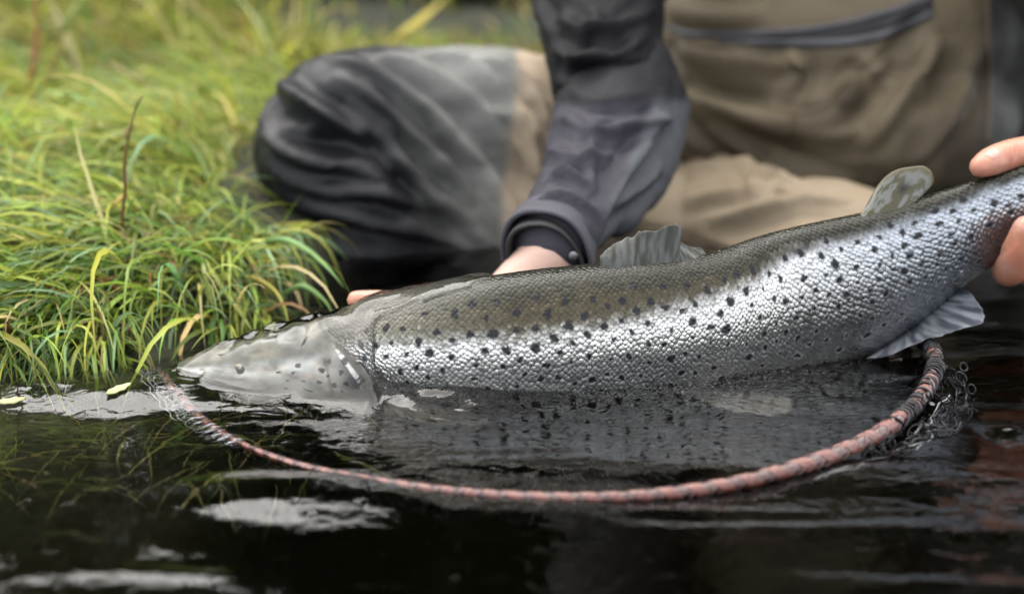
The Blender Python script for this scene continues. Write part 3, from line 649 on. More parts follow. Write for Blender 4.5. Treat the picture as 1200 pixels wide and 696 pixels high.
# --- waders: legs, hips and bib in one garment (legs and bib as separate parts)
leg_ch = [[A4(730, 210, 1.58, .085), A4(600, 165, 1.52, .098), A4(480, 158, 1.43, .088), A4(392, 160, 1.38, .078), A4(376, 176, 1.37, .068)],
          [A4(376, 174, 1.37, .067), A4(396, 212, 1.37, .064), A4(436, 262, 1.375, .060), A4(500, 300, 1.42, .062), A4(640, 335, 1.50, .058), A4(740, 360, 1.58, .05)],
          [A4(430, 215, 1.37, .075), A4(540, 262, 1.42, .078), A4(650, 290, 1.50, .075)]]
leg = blob_mesh(leg_ch, [], .0045, 10)
leg_st = [ # folds fanning from the knee to the crook of the leg
 ([(322, 98), (350, 118), (385, 140), (412, 158), (430, 172)], .011, .0105, .5), ([(312, 130), (345, 158), (380, 168), (415, 160)], .013, -.005),
 ([(308, 150), (330, 175), (365, 190), (410, 200), (470, 212)], .014, .009, .6), ([(303, 185), (335, 212), (385, 228), (440, 232), (520, 250)], .013, .010, .6),
 ([(318, 225), (355, 245), (420, 258), (500, 275), (570, 300)], .012, .009, .6), ([(335, 262), (380, 285), (450, 295), (540, 310)], .012, .009, .6),
 ([(360, 300), (410, 312), (480, 318), (560, 322)], .010, .008, .5),
 ([(375, 66), (430, 85), (490, 125), (540, 175), (590, 235), (620, 275)], .013, .009, .5), ([(385, 88), (440, 120), (490, 170), (540, 225), (590, 285)], .013, .010, .6),
 ([(400, 120), (440, 160), (490, 215), (540, 262), (590, 300)], .012, .009, .5), ([(430, 150), (470, 205), (520, 255), (560, 290)], .010, -.006),
 ([(440, 62), (500, 85), (560, 130), (610, 185), (640, 225)], .013, .008, .5), ([(490, 62), (545, 80), (585, 115), (620, 155), (640, 185)], .012, .010, .7),
 ([(550, 66), (600, 85), (632, 120), (645, 150)], .010, .006, .5), ([(560, 130), (600, 140), (622, 175), (628, 215)], .009, .006, .4), ([(590, 100), (615, 130), (625, 160)], .007, .005),
 ([(470, 75), (540, 120), (600, 180)], .006, .003), ([(345, 75), (320, 110), (305, 150)], .010, .003), ([(330, 140), (350, 150), (375, 155)], .006, .004)]
sculpt(leg, [(a_[0], a_[1]*1.15, a_[2]*.95, *a_[3:]) for a_ in leg_st])
V = getv(leg); N = getn(leg); V = V+N*(.0016*fbm(V*[28, 28, 45], 3, 51))[:, None]; leg.vertices.foreach_set('co', V.astype(np.float32).ravel()); leg.update()
qx, qy = proj_px(V)
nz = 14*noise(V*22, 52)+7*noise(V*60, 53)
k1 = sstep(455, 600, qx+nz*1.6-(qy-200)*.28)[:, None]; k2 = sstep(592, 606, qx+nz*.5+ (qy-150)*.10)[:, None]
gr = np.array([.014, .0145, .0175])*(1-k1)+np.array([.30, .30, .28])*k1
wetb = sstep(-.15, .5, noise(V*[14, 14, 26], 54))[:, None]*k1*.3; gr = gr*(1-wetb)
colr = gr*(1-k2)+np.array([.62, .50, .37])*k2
setcol(leg, colr)
tag_leg = under(link('wader_leg', leg, M_wet), person)
tag_leg['label'] = 'folded leg, charcoal at the knee and beige at the hip'
# --- lap and other leg
lap_ch = [[A4(850, 250, 1.50, .070), A4(880, 285, 1.42, .070), A4(960, 300, 1.37, .080), A4(1060, 330, 1.33, .072)],
          [A4(775, 268, 1.53, .08), A4(840, 300, 1.46, .07), A4(900, 330, 1.40, .06)],
          [A4(1060, 330, 1.33, .070), A4(1100, 400, 1.36, .065), A4(1130, 440, 1.6, .055)]]
lap = blob_mesh(lap_ch, [], .0045, 8)
sculpt(lap, [(a_[0], a_[1]*1.2, a_[2]*.6, *a_[3:]) for a_ in [([(800, 200), (850, 195), (905, 205), (950, 225)], .010, .008, .5), ([(800, 235), (850, 228), (880, 222), (910, 208)], .010, .008, -.5), ([(830, 262), (880, 250), (930, 238), (1000, 236)], .010, .009, .6),
             ([(870, 200), (885, 215), (880, 232)], .006, .005), ([(800, 285), (860, 268), (930, 258)], .012, -.004), ([(840, 180), (870, 195), (900, 220)], .006, .004), ([(905, 215), (930, 226), (960, 230)], .006, .005)]])
V = getv(lap); qx, qy = proj_px(V); k = sstep(1020, 1075, qx+8*noise(V*20, 55))[:, None]; wet = sstep(.1, .5, noise(V*20, 56))[:, None]*.25
setcol(lap, (np.array([.35, .28, .195])*(1-wet)+np.array([.22, .165, .10])*wet)*(1-k)+np.array([.05, .05, .06])*k)
under(link('wader_lap', lap, M_fabric), person)
# --- bib / torso
c_x = .345
tor = blob_mesh([[(c_x, 1.66, .05, .135), (c_x, 1.66, .30, .14), (c_x-.01, 1.66, .50, .14)]],
                [((c_x+.03, 1.600, .078), (.200, .130, .092)), ((c_x+.025, 1.63, .17), (.210, .125, .13)), ((c_x+.02, 1.66, .35), (.20, .12, .24)), ((c_x, 1.67, .54), (.21, .105, .10)), ((c_x+.15, 1.66, .16), (.06, .08, .12)), ((c_x+.22, 1.67, .24), (.10, .09, .26)), ((c_x+.20, 1.70, .05), (.12, .09, .12)), ((c_x-.10, 1.59, .095), (.10, .12, .09))], .0055, 10)
tor_st = [([(790, 62), (830, 78), (880, 86), (925, 82), (945, 70)], .016, .012, .6), ([(775, 55), (778, 75), (790, 85)], .010, .008), ([(800, 92), (850, 108), (910, 112)], .016, -.007),
          ([(800, 110), (850, 128), (900, 150), (960, 160), (1010, 155)], .016, .010, .5), ([(1050, 60), (1010, 95), (985, 120), (960, 135)], .013, .009, .5), ([(1100, 40), (1070, 95), (1035, 140), (1010, 175)], .015, .009, .6),
          ([(1080, 20), (1040, 70), (1000, 110)], .012, -.006), ([(1140, 60), (1120, 120), (1090, 170), (1060, 195)], .013, .007, .5), ([(820, 150), (880, 180), (940, 205), (1000, 215)], .012, .007, .5),
          ([(920, 60), (935, 85), (920, 110)], .010, .007), ([(870, 120), (930, 140), (990, 140)], .010, .006), ([(990, 105), (1005, 115), (1000, 128)], .006, .005), ([(1000, 60), (1050, 100), (1090, 110)], .010, .004),
          ([(780, 10), (830, 20), (900, 15)], .012, .006), ([(790, 130), (805, 160), (840, 185)], .010, .006)]
sculpt(tor, tor_st)
V = getv(tor); N = getn(tor); V = V+N*(.0022*fbm(V*[16, 16, 26], 3, 57))[:, None]; tor.vertices.foreach_set('co', V.astype(np.float32).ravel()); tor.update()
qx, qy = proj_px(V); kh = np.array([.150, .120, .078]); dk = np.array([.070, .053, .036])
wet = sstep(.05, .5, noise(V*[9, 9, 14], 58)+.25*noise(V*40, 59))[:, None]*.75
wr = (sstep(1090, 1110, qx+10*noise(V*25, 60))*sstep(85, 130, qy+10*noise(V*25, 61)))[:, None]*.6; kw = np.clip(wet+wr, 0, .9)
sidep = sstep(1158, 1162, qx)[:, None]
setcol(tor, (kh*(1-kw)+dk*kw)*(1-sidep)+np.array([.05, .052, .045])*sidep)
bib = under(link('wader_bib', tor, M_fabric), person)
pt = project(tor, None)
def strip(name, top, bot, mt, parent, off0=.002, th=.003, n=70, nv=6):
    tq = curve(np.array([(x, y, 0) for x, y in top], float), n)[:, :2]; bq = curve(np.array([(x, y, 0) for x, y in bot], float), n)[:, :2]
    A = []
    for i in range(n):
        rowp = []
        for v in np.linspace(0, 1, nv):
            x, y = tq[i]*(1-v)+bq[i]*v; q = pt(x, y)
            if q is None: q = rowp[-1] if rowp else (A[-1][0] if A else at(x, y, 1.5))
            rowp.append(q)
        A.append(rowp)
    A = np.array(A)
    for _ in range(3): A[1:-1] = (A[:-2]+A[1:-1]*2+A[2:])/4
    nrm = np.array([0, -.97, .1]); bul = np.sin(np.linspace(0.15, 1-.15, nv)*PI)[None, :, None]
    V1 = A+nrm*(off0+th*bul); V2 = A-nrm*.004
    f1 = grid_faces(n, nv); f2 = f1[:, ::-1]+n*nv; idx = np.arange(n*nv).reshape(n, nv); ring = np.r_[idx[:, 0], idx[-1, 1:], idx[-2::-1, -1], idx[0, -2:0:-1]]
    m = len(ring); i = np.arange(m); f3 = np.stack([ring[i], ring[(i+1) % m], ring[(i+1) % m]+n*nv, ring[i]+n*nv], -1)
    me = mesh_np(name, np.vstack([V1.reshape(-1, 3), V2.reshape(-1, 3)]), [f1, f2, f3])
    bm = bmesh.new(); bm.from_mesh(me); bmesh.ops.recalc_face_normals(bm, faces=bm.faces); bm.to_mesh(me); bm.free()
    return under(link(name, me, mt), parent)
strip('zip_tape', [(772, 23), (800, 34), (850, 36), (920, 34), (990, 24), (1040, 10), (1092, -6)], [(774, 31), (803, 42), (850, 45), (920, 41), (990, 31), (1040, 17), (1092, 0)], M_zip, person)
strip('zip_tape', [(840, 46), (900, 46), (950, 46), (1000, 43), (1050, 31), (1092, 11)], [(840, 49), (900, 55), (950, 56), (1000, 53), (1055, 40), (1094, 17)], M_zip, person)
strip('zip_opening', [(800, 42), (925, 41), (960, 36), (1000, 30), (1045, 16), (1092, 0)], [(800, 44), (925, 46), (960, 46), (1000, 43), (1048, 31), (1093, 11)], M_black, person, off0=.0030, th=.0002)
strip('side_seam', [(1156, -15), (1157, 60), (1158, 120), (1154, 165)], [(1160, -15), (1161, 60), (1162, 120), (1158, 165)], mat('seam_thread', (.11, .085, .055), .7), person, off0=.0015, th=.002)
# --- jacket sleeves
def sleeve(name, chains, strokes, cf, vox=.004, mt=None):
    me = blob_mesh(chains, [], vox, 8); sculpt(me, [(a_[0], a_[1], a_[2]*.75, *a_[3:]) for a_ in strokes]); V = getv(me); N = getn(me); V = V+N*(.0014*fbm(V*[30, 30, 45], 3, 62))[:, None]
    me.vertices.foreach_set('co', V.astype(np.float32).ravel()); me.update(); setcol(me, cf(V)); return under(link(name, me, mt or M_jacket), person)
sh_r = (.155, 1.64, .58)
up_st = [([(650, 20), (690, 40), (740, 30), (770, 10)], .011, .009, .5), ([(645, 60), (690, 75), (735, 60), (765, 35)], .011, .009, .5), ([(650, 95), (700, 108), (760, 98), (790, 85)], .012, .010, .6), ([(660, 80), (700, 60), (720, 35)], .009, .007), ([(625, 0), (640, 25), (650, 50)], .010, .006), ([(700, 95), (740, 75), (770, 70)], .009, .006),
         ([(690, 10), (700, 30), (690, 55)], .008, .005)]
sleeve('jacket_sleeve', [[(*sh_r, .095), (.125, 1.56, .42, .082), A4(704, 0, 1.44, .066), A4(708, 62, 1.38, .058), A4(712, 92, 1.34, .055)]], up_st, lambda V: np.broadcast_to(np.array([.006, .006, .008]), V.shape))
fo_st = [([(660, 140), (700, 160), (745, 150), (790, 140)], .009, .008, .6), ([(640, 175), (680, 190), (720, 180)], .008, .006, .5), ([(640, 215), (660, 205), (690, 218)], .007, .006, .5), ([(625, 240), (650, 232), (680, 240), (700, 250)], .007, .006, .6),
         ([(780, 135), (750, 180), (715, 235), (702, 262)], .010, .007, -.5), ([(775, 190), (750, 215), (715, 245)], .009, .007, .5), ([(700, 150), (690, 190), (700, 230)], .007, .004), ([(655, 120), (700, 128), (770, 125)], .010, -.006)]
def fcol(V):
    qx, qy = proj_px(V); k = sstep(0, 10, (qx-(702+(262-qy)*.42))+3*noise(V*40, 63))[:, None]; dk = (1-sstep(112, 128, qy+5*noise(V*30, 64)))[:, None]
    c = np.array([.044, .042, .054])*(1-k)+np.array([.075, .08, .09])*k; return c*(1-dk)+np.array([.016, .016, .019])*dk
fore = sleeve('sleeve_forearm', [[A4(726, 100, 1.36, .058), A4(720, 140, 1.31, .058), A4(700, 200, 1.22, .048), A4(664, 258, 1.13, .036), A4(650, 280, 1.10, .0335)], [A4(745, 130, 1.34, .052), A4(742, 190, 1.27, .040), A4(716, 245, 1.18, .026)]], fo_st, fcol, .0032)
# cuff: open flared ring with an inner lining
def cuff(name, c, axis, r0, r1, ln, mt, colr, wob=.0, squash=.8, tilt=.0, n=48):
    axis = np.array(axis, float); axis /= np.linalg.norm(axis); s = np.cross(axis, [0, 1., .2]); s /= np.linalg.norm(s); u = np.cross(s, axis)
    rows = []; nv = 12
    prof = [(r0*1.0, 0), (r0*1.04, .25), (r0*.5+r1*.54, .5), (r1, .8), (r1*1.03, .95), (r1*1.0, 1.0), (r1*.93, .97), (r1*.88, .7), (r0*.85, .3), (r0*.8, .05)]
    a = np.arange(n)*2*PI/n
    for r, t in prof:
        rr = r*(1+wob*np.sin(a*3+1)+wob*.5*np.sin(a*5)); rows.append(np.array(c)+axis*ln*t+np.outer(np.cos(a)*rr, s)+np.outer(np.sin(a)*rr*squash, u)+np.outer(tilt*t*np.cos(a), axis))
    me = mesh_np(name, np.array(rows).reshape(-1, 3), grid_faces(len(prof), n, True)); setcol(me, np.broadcast_to(np.array(colr), (len(me.vertices), 3)))
    return under(link(name, me, mt), person)
ca, cb = at(658, 262, 1.135), at(640, 307, 1.078)
cuff('sleeve_cuff', ca, cb-ca, .036, .0440, np.linalg.norm(cb-ca), M_jacket, (.075, .073, .088), .03, .82, .006)
ca2 = at(650, 272, 1.12); cuff('inner_cuff', ca2, cb-ca2, .030, .0365, np.linalg.norm(cb-ca2)*1.10, M_black, (.02, .02, .022), .02, .80, .004)
ball('cuff_button', at(672, 300, 1.043), .0035, M_zip, person)
lcol = lambda V: np.broadcast_to(np.array([.022, .024, .020]), V.shape)
sleeve('jacket_sleeve', [[(.52, 1.64, .58, .105), (.580, 1.56, .42, .10), (.595, 1.48, .26, .088), (.585, 1.40, .20, .070)], [(.585, 1.42, .21, .060), (.54, 1.26, .19, .050), (.475, 1.16, .155, .040)]], [], lcol, .006)
sleeve('jacket_yoke', [[(*sh_r, .10), (.25, 1.69, .60, .10), (.345, 1.70, .61, .095), (.44, 1.69, .60, .10), (.52, 1.64, .58, .10)], [(.345, 1.70, .62, .085), (.345, 1.69, .68, .062)]], [], lcol, .008)
# --- body: head, neck, arms and both hands as one skin
hand_r = []
wr_ = at(640, 306, 1.085)
hand_r.append([(.155, 1.63, .55, .05), (.125, 1.56, .42, .042), (*at(704, 0, 1.44), .038), (*at(714, 95, 1.345), .034), (*at(700, 190, 1.225), .028), (*at(656, 265, 1.125), .024), (*wr_, .0235)])
hand_r.append([(*wr_, .0235), (*at(612, 338, 1.078), .025), (*at(585, 372, 1.066), .027), (*at(556, 385, 1.058), .022)])
hand_r.append([(*at(634, 310, 1.09), .022), (*at(606, 360, 1.078), .025), (*at(575, 400, 1.066), .021)])
# fingers along the far side of the fish
def fing(pts, r): return [(*at(x, y, Y), r*k) for (x, y, Y), k in zip(pts, (1.12, 1.0, .98, .9, .80))]
hand_r.append(fing([(556, 378, 1.056), (512, 368, 1.044), (474, 358, 1.034), (440, 353, 1.028), (418, 352, 1.026)], .0098))
hand_r.append(fing([(554, 386, 1.056), (505, 386, 1.046), (468, 390, 1.038), (442, 398, 1.030), (430, 406, 1.026)], .0098))
hand_r.append(fing([(555, 378, 1.056), (515, 390, 1.044), (488, 404, 1.034), (470, 420, 1.024), (465, 432, 1.016)], .0092))
hand_r.append(fing([(565, 390, 1.058), (540, 408, 1.050), (522, 425, 1.040), (512, 440, 1.030), (508, 450, 1.022)], .0082))
hand_r.append(fing([(612, 330, 1.068), (618, 365, 1.062), (612, 400, 1.054), (600, 430, 1.044), (590, 450, 1.034)], .0112))
# the other hand closed round the wrist of the tail
pw = at(1330, 210, 1.13)
hand_l = [[(.52, 1.64, .56, .05), (.58, 1.56, .42, .045), (.592, 1.46, .26, .042), (.575, 1.38, .20, .036), (.53, 1.26, .183, .031), (.48, 1.17, .155, .027), (*pw, .026)],
          [(*pw, .026), (*at(1285, 200, 1.112), .029), (*at(1248, 210, 1.100), .028), (*at(1232, 225, 1.096), .024)],
          [(*pw, .026), (*at(1290, 235, 1.112), .028), (*at(1262, 255, 1.102), .026)]]
def fl(pts, r): return [(*at(x, y, Y), r*k) for (x, y, Y), k in zip(pts, (1.15, 1.05, 1.0, 1.0, .95, .82))]
hand_l.append([(*at(x, y, Y), r) for x, y, Y, r in ((1262, 190, 1.098, .017), (1228, 176, 1.082, .0128), (1198, 178, 1.068, .0116), (1176, 184, 1.058, .0118), (1158, 191, 1.050, .0108), (1150, 195, 1.046, .0090))])   # thumb
hand_l.append(fl([(1226, 235, 1.094), (1200, 285, 1.086), (1182, 313, 1.066), (1184, 316, 1.040), (1192, 295, 1.026), (1202, 268, 1.020)], .0122))
hand_l.append(fl([(1246, 238, 1.096), (1226, 290, 1.090), (1212, 316, 1.070), (1214, 318, 1.044), (1222, 296, 1.030), (1228, 266, 1.024)], .0118))
hand_l.append(fl([(1266, 240, 1.098), (1250, 288, 1.094), (1242, 312, 1.074), (1244, 312, 1.048), (1250, 292, 1.036), (1254, 266, 1.030)], .0112))
hand_l.append(fl([(1284, 242, 1.100), (1274, 284, 1.096), (1270, 302, 1.078), (1272, 300, 1.054), (1276, 284, 1.044), (1278, 266, 1.038)], .0098))
hand_l.append([(*at(x, y, Y), r) for x, y, Y, r in ((1290, 215, 1.11, .024), (1240, 235, 1.09, .020), (1205, 280, 1.080, .014))])
hd = np.array([.345, 1.63, .86])
body_m = blob_mesh([[(.345, 1.68, .50, .075), (.345, 1.68, .66, .055), (.345, 1.67, .76, .052)], [(.15, 1.63, .55, .055), (.345, 1.68, .56, .085), (.54, 1.63, .55, .055)]]+hand_r+hand_l,
                   [(hd, (.076, .092, .105)), (hd+[0, -.02, -.06], (.058, .07, .062)), (hd+[0, -.095, -.015], (.012, .016, .022)), (hd+[.076, .005, -.01], (.010, .018, .028)), (hd+[-.076, .005, -.01], (.010, .018, .028)),
                    (hd+[0, -.088, -.062], (.022, .010, .006))], .0026, 4)
# thumb nail bed and knuckle creases
sculpt(body_m, [([(1176, 170), (1180, 180), (1179, 190)], .0034, -.0006), ([(1186, 166), (1190, 176), (1189, 188)], .0036, -.0007), ([(1181, 168), (1185, 178), (1184, 188)], .0030, .0005), ([(1168, 300), (1178, 292), (1188, 280)], .0035, -.0006)])
V = getv(body_m); hot = np.zeros(len(V))
for c in (at(417, 351, 1.011), at(1150, 195, 1.046), at(1184, 316, 1.04), at(1195, 290, 1.02), at(1176, 184, 1.055)): hot = np.maximum(hot, np.exp(-(np.linalg.norm(V-c, axis=1)/.022)**2))
lh = sstep(.36, .40, V[:, 0])*(1-sstep(1.2, 1.25, V[:, 1])); hot = np.clip(hot+.75*lh+.25*noise(V*60, 71)*lh, 0, 1)[:, None]
setcol(body_m, np.array([.56, .37, .30])*(1-hot)+np.array([.50, .20, .125])*hot)
under(link('body', body_m, M_skin), person)
# thumb nail
def patch(name, c, u, v, n_, ru_, rv_, mt, dome=.0012):
    a, b = np.meshgrid(np.linspace(-1, 1, 11), np.linspace(-1, 1, 9), indexing='ij'); sx = a*np.sqrt(1-b*b/2); sy = b*np.sqrt(1-a*a/2)
    z = dome*(1-sy**2*1.3-.2*sx**2); P = np.array(c)+sx[..., None]*ru_*u+sy[..., None]*rv_*v; bt_ = BVHTree.FromPolygons([Vector(q) for q in getv(body_m)], [tuple(p_.vertices) for p_ in body_m.polygons])
    for i_ in range(11):
        for j_ in range(9):
            h_ = bt_.ray_cast(Vector(P[i_, j_]+n_*.012), Vector(-n_))
            if h_[0] is not None: P[i_, j_] = np.array(h_[0])
    P = P+(.0004*(1-.9*np.maximum(abs(a), abs(b))**6))[..., None]*n_
    V = np.concatenate([P.reshape(-1, 3), (P-n_*.0012).reshape(-1, 3)]); f1 = grid_faces(11, 9); idx = np.arange(99).reshape(11, 9); ring = np.r_[idx[:, 0], idx[-1, 1:], idx[-2::-1, -1], idx[0, -2:0:-1]]
    m = len(ring); i = np.arange(m); f3 = np.stack([ring[i], ring[(i+1) % m], ring[(i+1) % m]+99, ring[i]+99], -1)
    me = mesh_np(name, V, [f1, f1[:, ::-1]+99, f3]); bm = bmesh.new(); bm.from_mesh(me); bmesh.ops.recalc_face_normals(bm, faces=bm.faces); bm.to_mesh(me); bm.free(); return under(link(name, me, mt), person)
pb = project(body_m, None); q0 = pb(1157, 188)
if q0 is not None:
    u = at(1150, 195, 1.046)-at(1176, 184, 1.058); u /= np.linalg.norm(u); n_ = np.array([.1, -.55, .83]); n_ -= u*n_.dot(u); n_ /= np.linalg.norm(n_); v = np.cross(n_, u)
    patch('thumb_nail', at(1158, 190, 1.049)+n_*.0092, u, v, n_, .0052, .0044, M_nail, .0004)
# cap and hair (above the frame, seen only mirrored in the water)
M_cap = mat('cap_cloth', (.05, .055, .04), .8, bump=.0004, bump_scale=800); M_hair = mat('hair', (.05, .035, .02), .6, bump=.002, bump_scale=200)
cm = blob_mesh([], [(hd+[0, .01, .055], (.086, .100, .065)), (hd+[0, -.11, .035], (.062, .065, .010))], .004, 4); under(link('cap', cm, M_cap), person)
hm = blob_mesh([], [(hd+[0, .035, .0], (.082, .080, .085))], .005, 2); under(link('hair', hm, M_hair), person)
for s in (-1, 1): ball('eye', hd+[s*.03, -.088, .005], .011, mat('eye_white', (.7, .7, .7), .2), person)

# ------------------------------------------------------------------ grass
def blades(base, length, width, az, lean, droop, col, nseg=8, twist=None, seed=0):
    r = np.random.default_rng(seed); n = len(base); P = np.zeros((n, nseg+1, 3)); P[:, 0] = base
    inc = lean.copy(); st = length/nseg; A = az.copy()
    dirs = []
    for k in range(nseg):
        d = np.stack([np.sin(inc)*np.cos(A), np.sin(inc)*np.sin(A), np.cos(inc)], -1); dirs.append(d)
        P[:, k+1] = P[:, k]+d*st[:, None]; inc = np.minimum(inc+droop/nseg*(1+k*.35), 2.7); A = A+r.normal(0, .05, n)
    side0 = np.stack([-np.sin(az), np.cos(az), 0*az], -1); tw = r.uniform(-.9, .9, n) if twist is None else twist
    dirs = np.stack(dirs+[dirs[-1]], 1); up = np.cross(side0[:, None], dirs)
    t = np.linspace(0, 1, nseg+1); wp = np.minimum(1, .45+t*3)*(1-t**2.2)*1.0; wp[-1] = .04
    W = side0[:, None]*np.cos(tw)[:, None, None]+up*np.sin(tw)[:, None, None]
    Lf = P-W*(width[:, None]*wp[None]/2)[..., None]; Rt = P+W*(width[:, None]*wp[None]/2)[..., None]; Md = P+up*(width[:, None]*wp[None]*.18)[..., None]
    V = np.stack([Lf, Md, Rt], 2).reshape(-1, 3); m = (nseg+1)*3
    f = []
    for k in range(nseg):
        for j in (0, 1): f.append([k*3+j, k*3+j+1, (k+1)*3+j+1, (k+1)*3+j])
    Fq = (np.array(f)[None]+(np.arange(n)*m)[:, None, None]).reshape(-1, 4)
    tt = np.repeat(t, 3)[None, :, None]; tipc = np.array([.30, .24, .10])
    c = col[:, None]*(1-tt*.0)+0*tt; dry = (r.random(n) < .13)[:, None, None]*sstep(.6, 1, tt)*.7; c = c*(1-dry)+tipc*dry
    return V, Fq, c.reshape(-1, 3)
def pal(n, cols, wts, r):
    k = r.choice(len(cols), n, p=np.array(wts)/sum(wts)); c = np.array(cols)[k]; return c*np.exp(r.normal(0, .22, (n, 1)))*np.exp(r.normal(0, .06, (n, 3)))
GREEN = [(.22, .33, .05), (.38, .45, .075), (.10, .20, .035), (.54, .54, .10), (.66, .57, .24), (.22, .36, .16), (.20, .10, .035)]
r = np.random.default_rng(3)
def field(n, x0, x1, y0, y1, lmin, lmax, wmin, wmax, lean_m, droop_m, wts, az_c, az_s, seed, hfun=None, cl=None):
    r = np.random.default_rng(seed); x = r.uniform(x0, x1, n); y = r.uniform(y0, y1, n)
    if cl:                                         # gather into tussocks
        m = int(cl); cx = r.uniform(x0, x1, m); cyy = r.uniform(y0, y1, m); k = r.integers(0, m, n)
        j = r.random(n) < .75; sg = (x1-x0)/math.sqrt(m)*.22
        x = np.where(j, cx[k]+r.normal(0, sg, n), x); y = np.where(j, cyy[k]+r.normal(0, sg, n), y)
        azk = r.normal(0, az_s, m)[k]; z = np.exp(np.clip(r.normal(0, .18, m), -.4, .25))[k]; tint = np.exp(r.normal(0, .22, (m, 1)))[k]
    else: azk = r.normal(0, az_s, n); z = np.ones(n); tint = np.ones((n, 1))
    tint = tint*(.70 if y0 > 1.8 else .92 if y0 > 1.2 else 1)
    ok = (y > shore(x)-.03) & ~((x > -.30) & (y < 1.075)) & ~((x > -.20) & (x < .75) & (y < 1.9)) & ~((x > -.275) & (y < 1.55) & (y > 1.27))
    x, y, azk, z, tint = x[ok], y[ok], azk[ok], z[ok], tint[ok]; n = len(x)
    l = r.uniform(lmin, lmax, n)*z
    if hfun is not None: l = l*hfun(x, y)
    az = az_c+azk+r.normal(0, .5, n)+.8*noise(np.stack([x*5, y*5], -1), seed)
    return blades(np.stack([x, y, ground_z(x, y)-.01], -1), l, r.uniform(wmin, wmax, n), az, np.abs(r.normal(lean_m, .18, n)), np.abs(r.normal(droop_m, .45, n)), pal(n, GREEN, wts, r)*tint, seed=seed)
acc = Acc()
def addf(*a, **k): V, Fq, c = field(*a, **k); acc.add(V, Fq, c)
# front tussock, combed down and to the left over the water
edge = lambda x, y: 1-.45*sstep(-.26, -.16, x)
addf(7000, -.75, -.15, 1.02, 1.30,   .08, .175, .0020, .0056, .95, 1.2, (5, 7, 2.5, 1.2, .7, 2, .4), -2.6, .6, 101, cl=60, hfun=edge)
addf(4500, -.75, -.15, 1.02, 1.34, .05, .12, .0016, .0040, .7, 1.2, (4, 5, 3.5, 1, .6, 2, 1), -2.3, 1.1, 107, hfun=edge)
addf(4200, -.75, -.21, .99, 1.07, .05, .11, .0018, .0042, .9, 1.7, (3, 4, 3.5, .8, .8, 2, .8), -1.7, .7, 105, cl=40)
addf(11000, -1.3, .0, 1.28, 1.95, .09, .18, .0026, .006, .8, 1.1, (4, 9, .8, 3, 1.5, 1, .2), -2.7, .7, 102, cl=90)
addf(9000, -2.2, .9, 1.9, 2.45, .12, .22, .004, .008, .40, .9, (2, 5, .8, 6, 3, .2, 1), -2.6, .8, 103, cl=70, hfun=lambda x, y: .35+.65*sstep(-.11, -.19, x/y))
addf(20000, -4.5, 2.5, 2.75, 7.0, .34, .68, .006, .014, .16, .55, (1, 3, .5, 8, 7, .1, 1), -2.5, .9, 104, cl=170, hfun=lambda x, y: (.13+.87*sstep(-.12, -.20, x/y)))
tag(link('grass', acc.mesh('grass'), M_grass), 'long green and straw grass covering the bank', 'grass', kind='stuff')
# reeds bent under water near the bank, faint
acc = Acc()
r = np.random.default_rng(9); n = 160; bx = r.uniform(-.46, -.12, n); by = r.uniform(.84, 1.03, n)
V, Fq, c = blades(np.stack([bx, by, -.05+0*bx-.03*r.random(n)], -1), r.uniform(.04, .12, n), r.uniform(.001, .003, n), r.uniform(-3.5, 0, n), np.full(n, 1.1), np.full(n, .5), pal(n, [(.10, .13, .03), (.18, .16, .06)], (1, 1), r), seed=9)
acc.add(V, Fq, c); tag(link('water_weed', acc.mesh('water_weed'), M_grass), 'pale green weed strands drifting under the dark water near the bank', 'water weed', kind='stuff')

# single blades and stems that stand out
def one_blade(name, pts, wpx, colr, label, cat, group=None, fold=.18, tipped=True):
    P = np.array([at(x, y, Y) for x, y, Y in pts]); P = curve(P, 18); T_ = np.gradient(P, axis=0); T_ /= np.linalg.norm(T_, axis=1)[:, None]
    view = P-np.array([0, 0, CAMZ]); view /= np.linalg.norm(view, axis=1)[:, None]; S_ = np.cross(T_, view); S_ /= np.linalg.norm(S_, axis=1)[:, None]
    U_ = np.cross(S_, T_); t = np.linspace(0, 1, 18); wd = wpx/F*P[:, 1]; wp = (wd/2*np.minimum(1, .5+2*t)*(1-t**3 if tipped else 1))[:, None]
    tw = .5*np.sin(t*3)[:, None]; W = S_*np.cos(tw)+U_*np.sin(tw)
    V = np.stack([P-W*wp, P+U_*wp*fold*2, P+W*wp, P-U_*.0002+U_*wp*fold*1.2], 1).reshape(-1, 3); f = []
    for k in range(17):
        for j in range(4): f.append([k*4+j, k*4+(j+1) % 4, (k+1)*4+(j+1) % 4, (k+1)*4+j])
    me = mesh_np(name, V, np.array(f)); n_ = noise(V*60, 81)[:, None]; setcol(me, np.array(colr)*1.5*(1+.15*n_))
    o = link(name, me, M_grass); tag(o, label, cat, group); return o
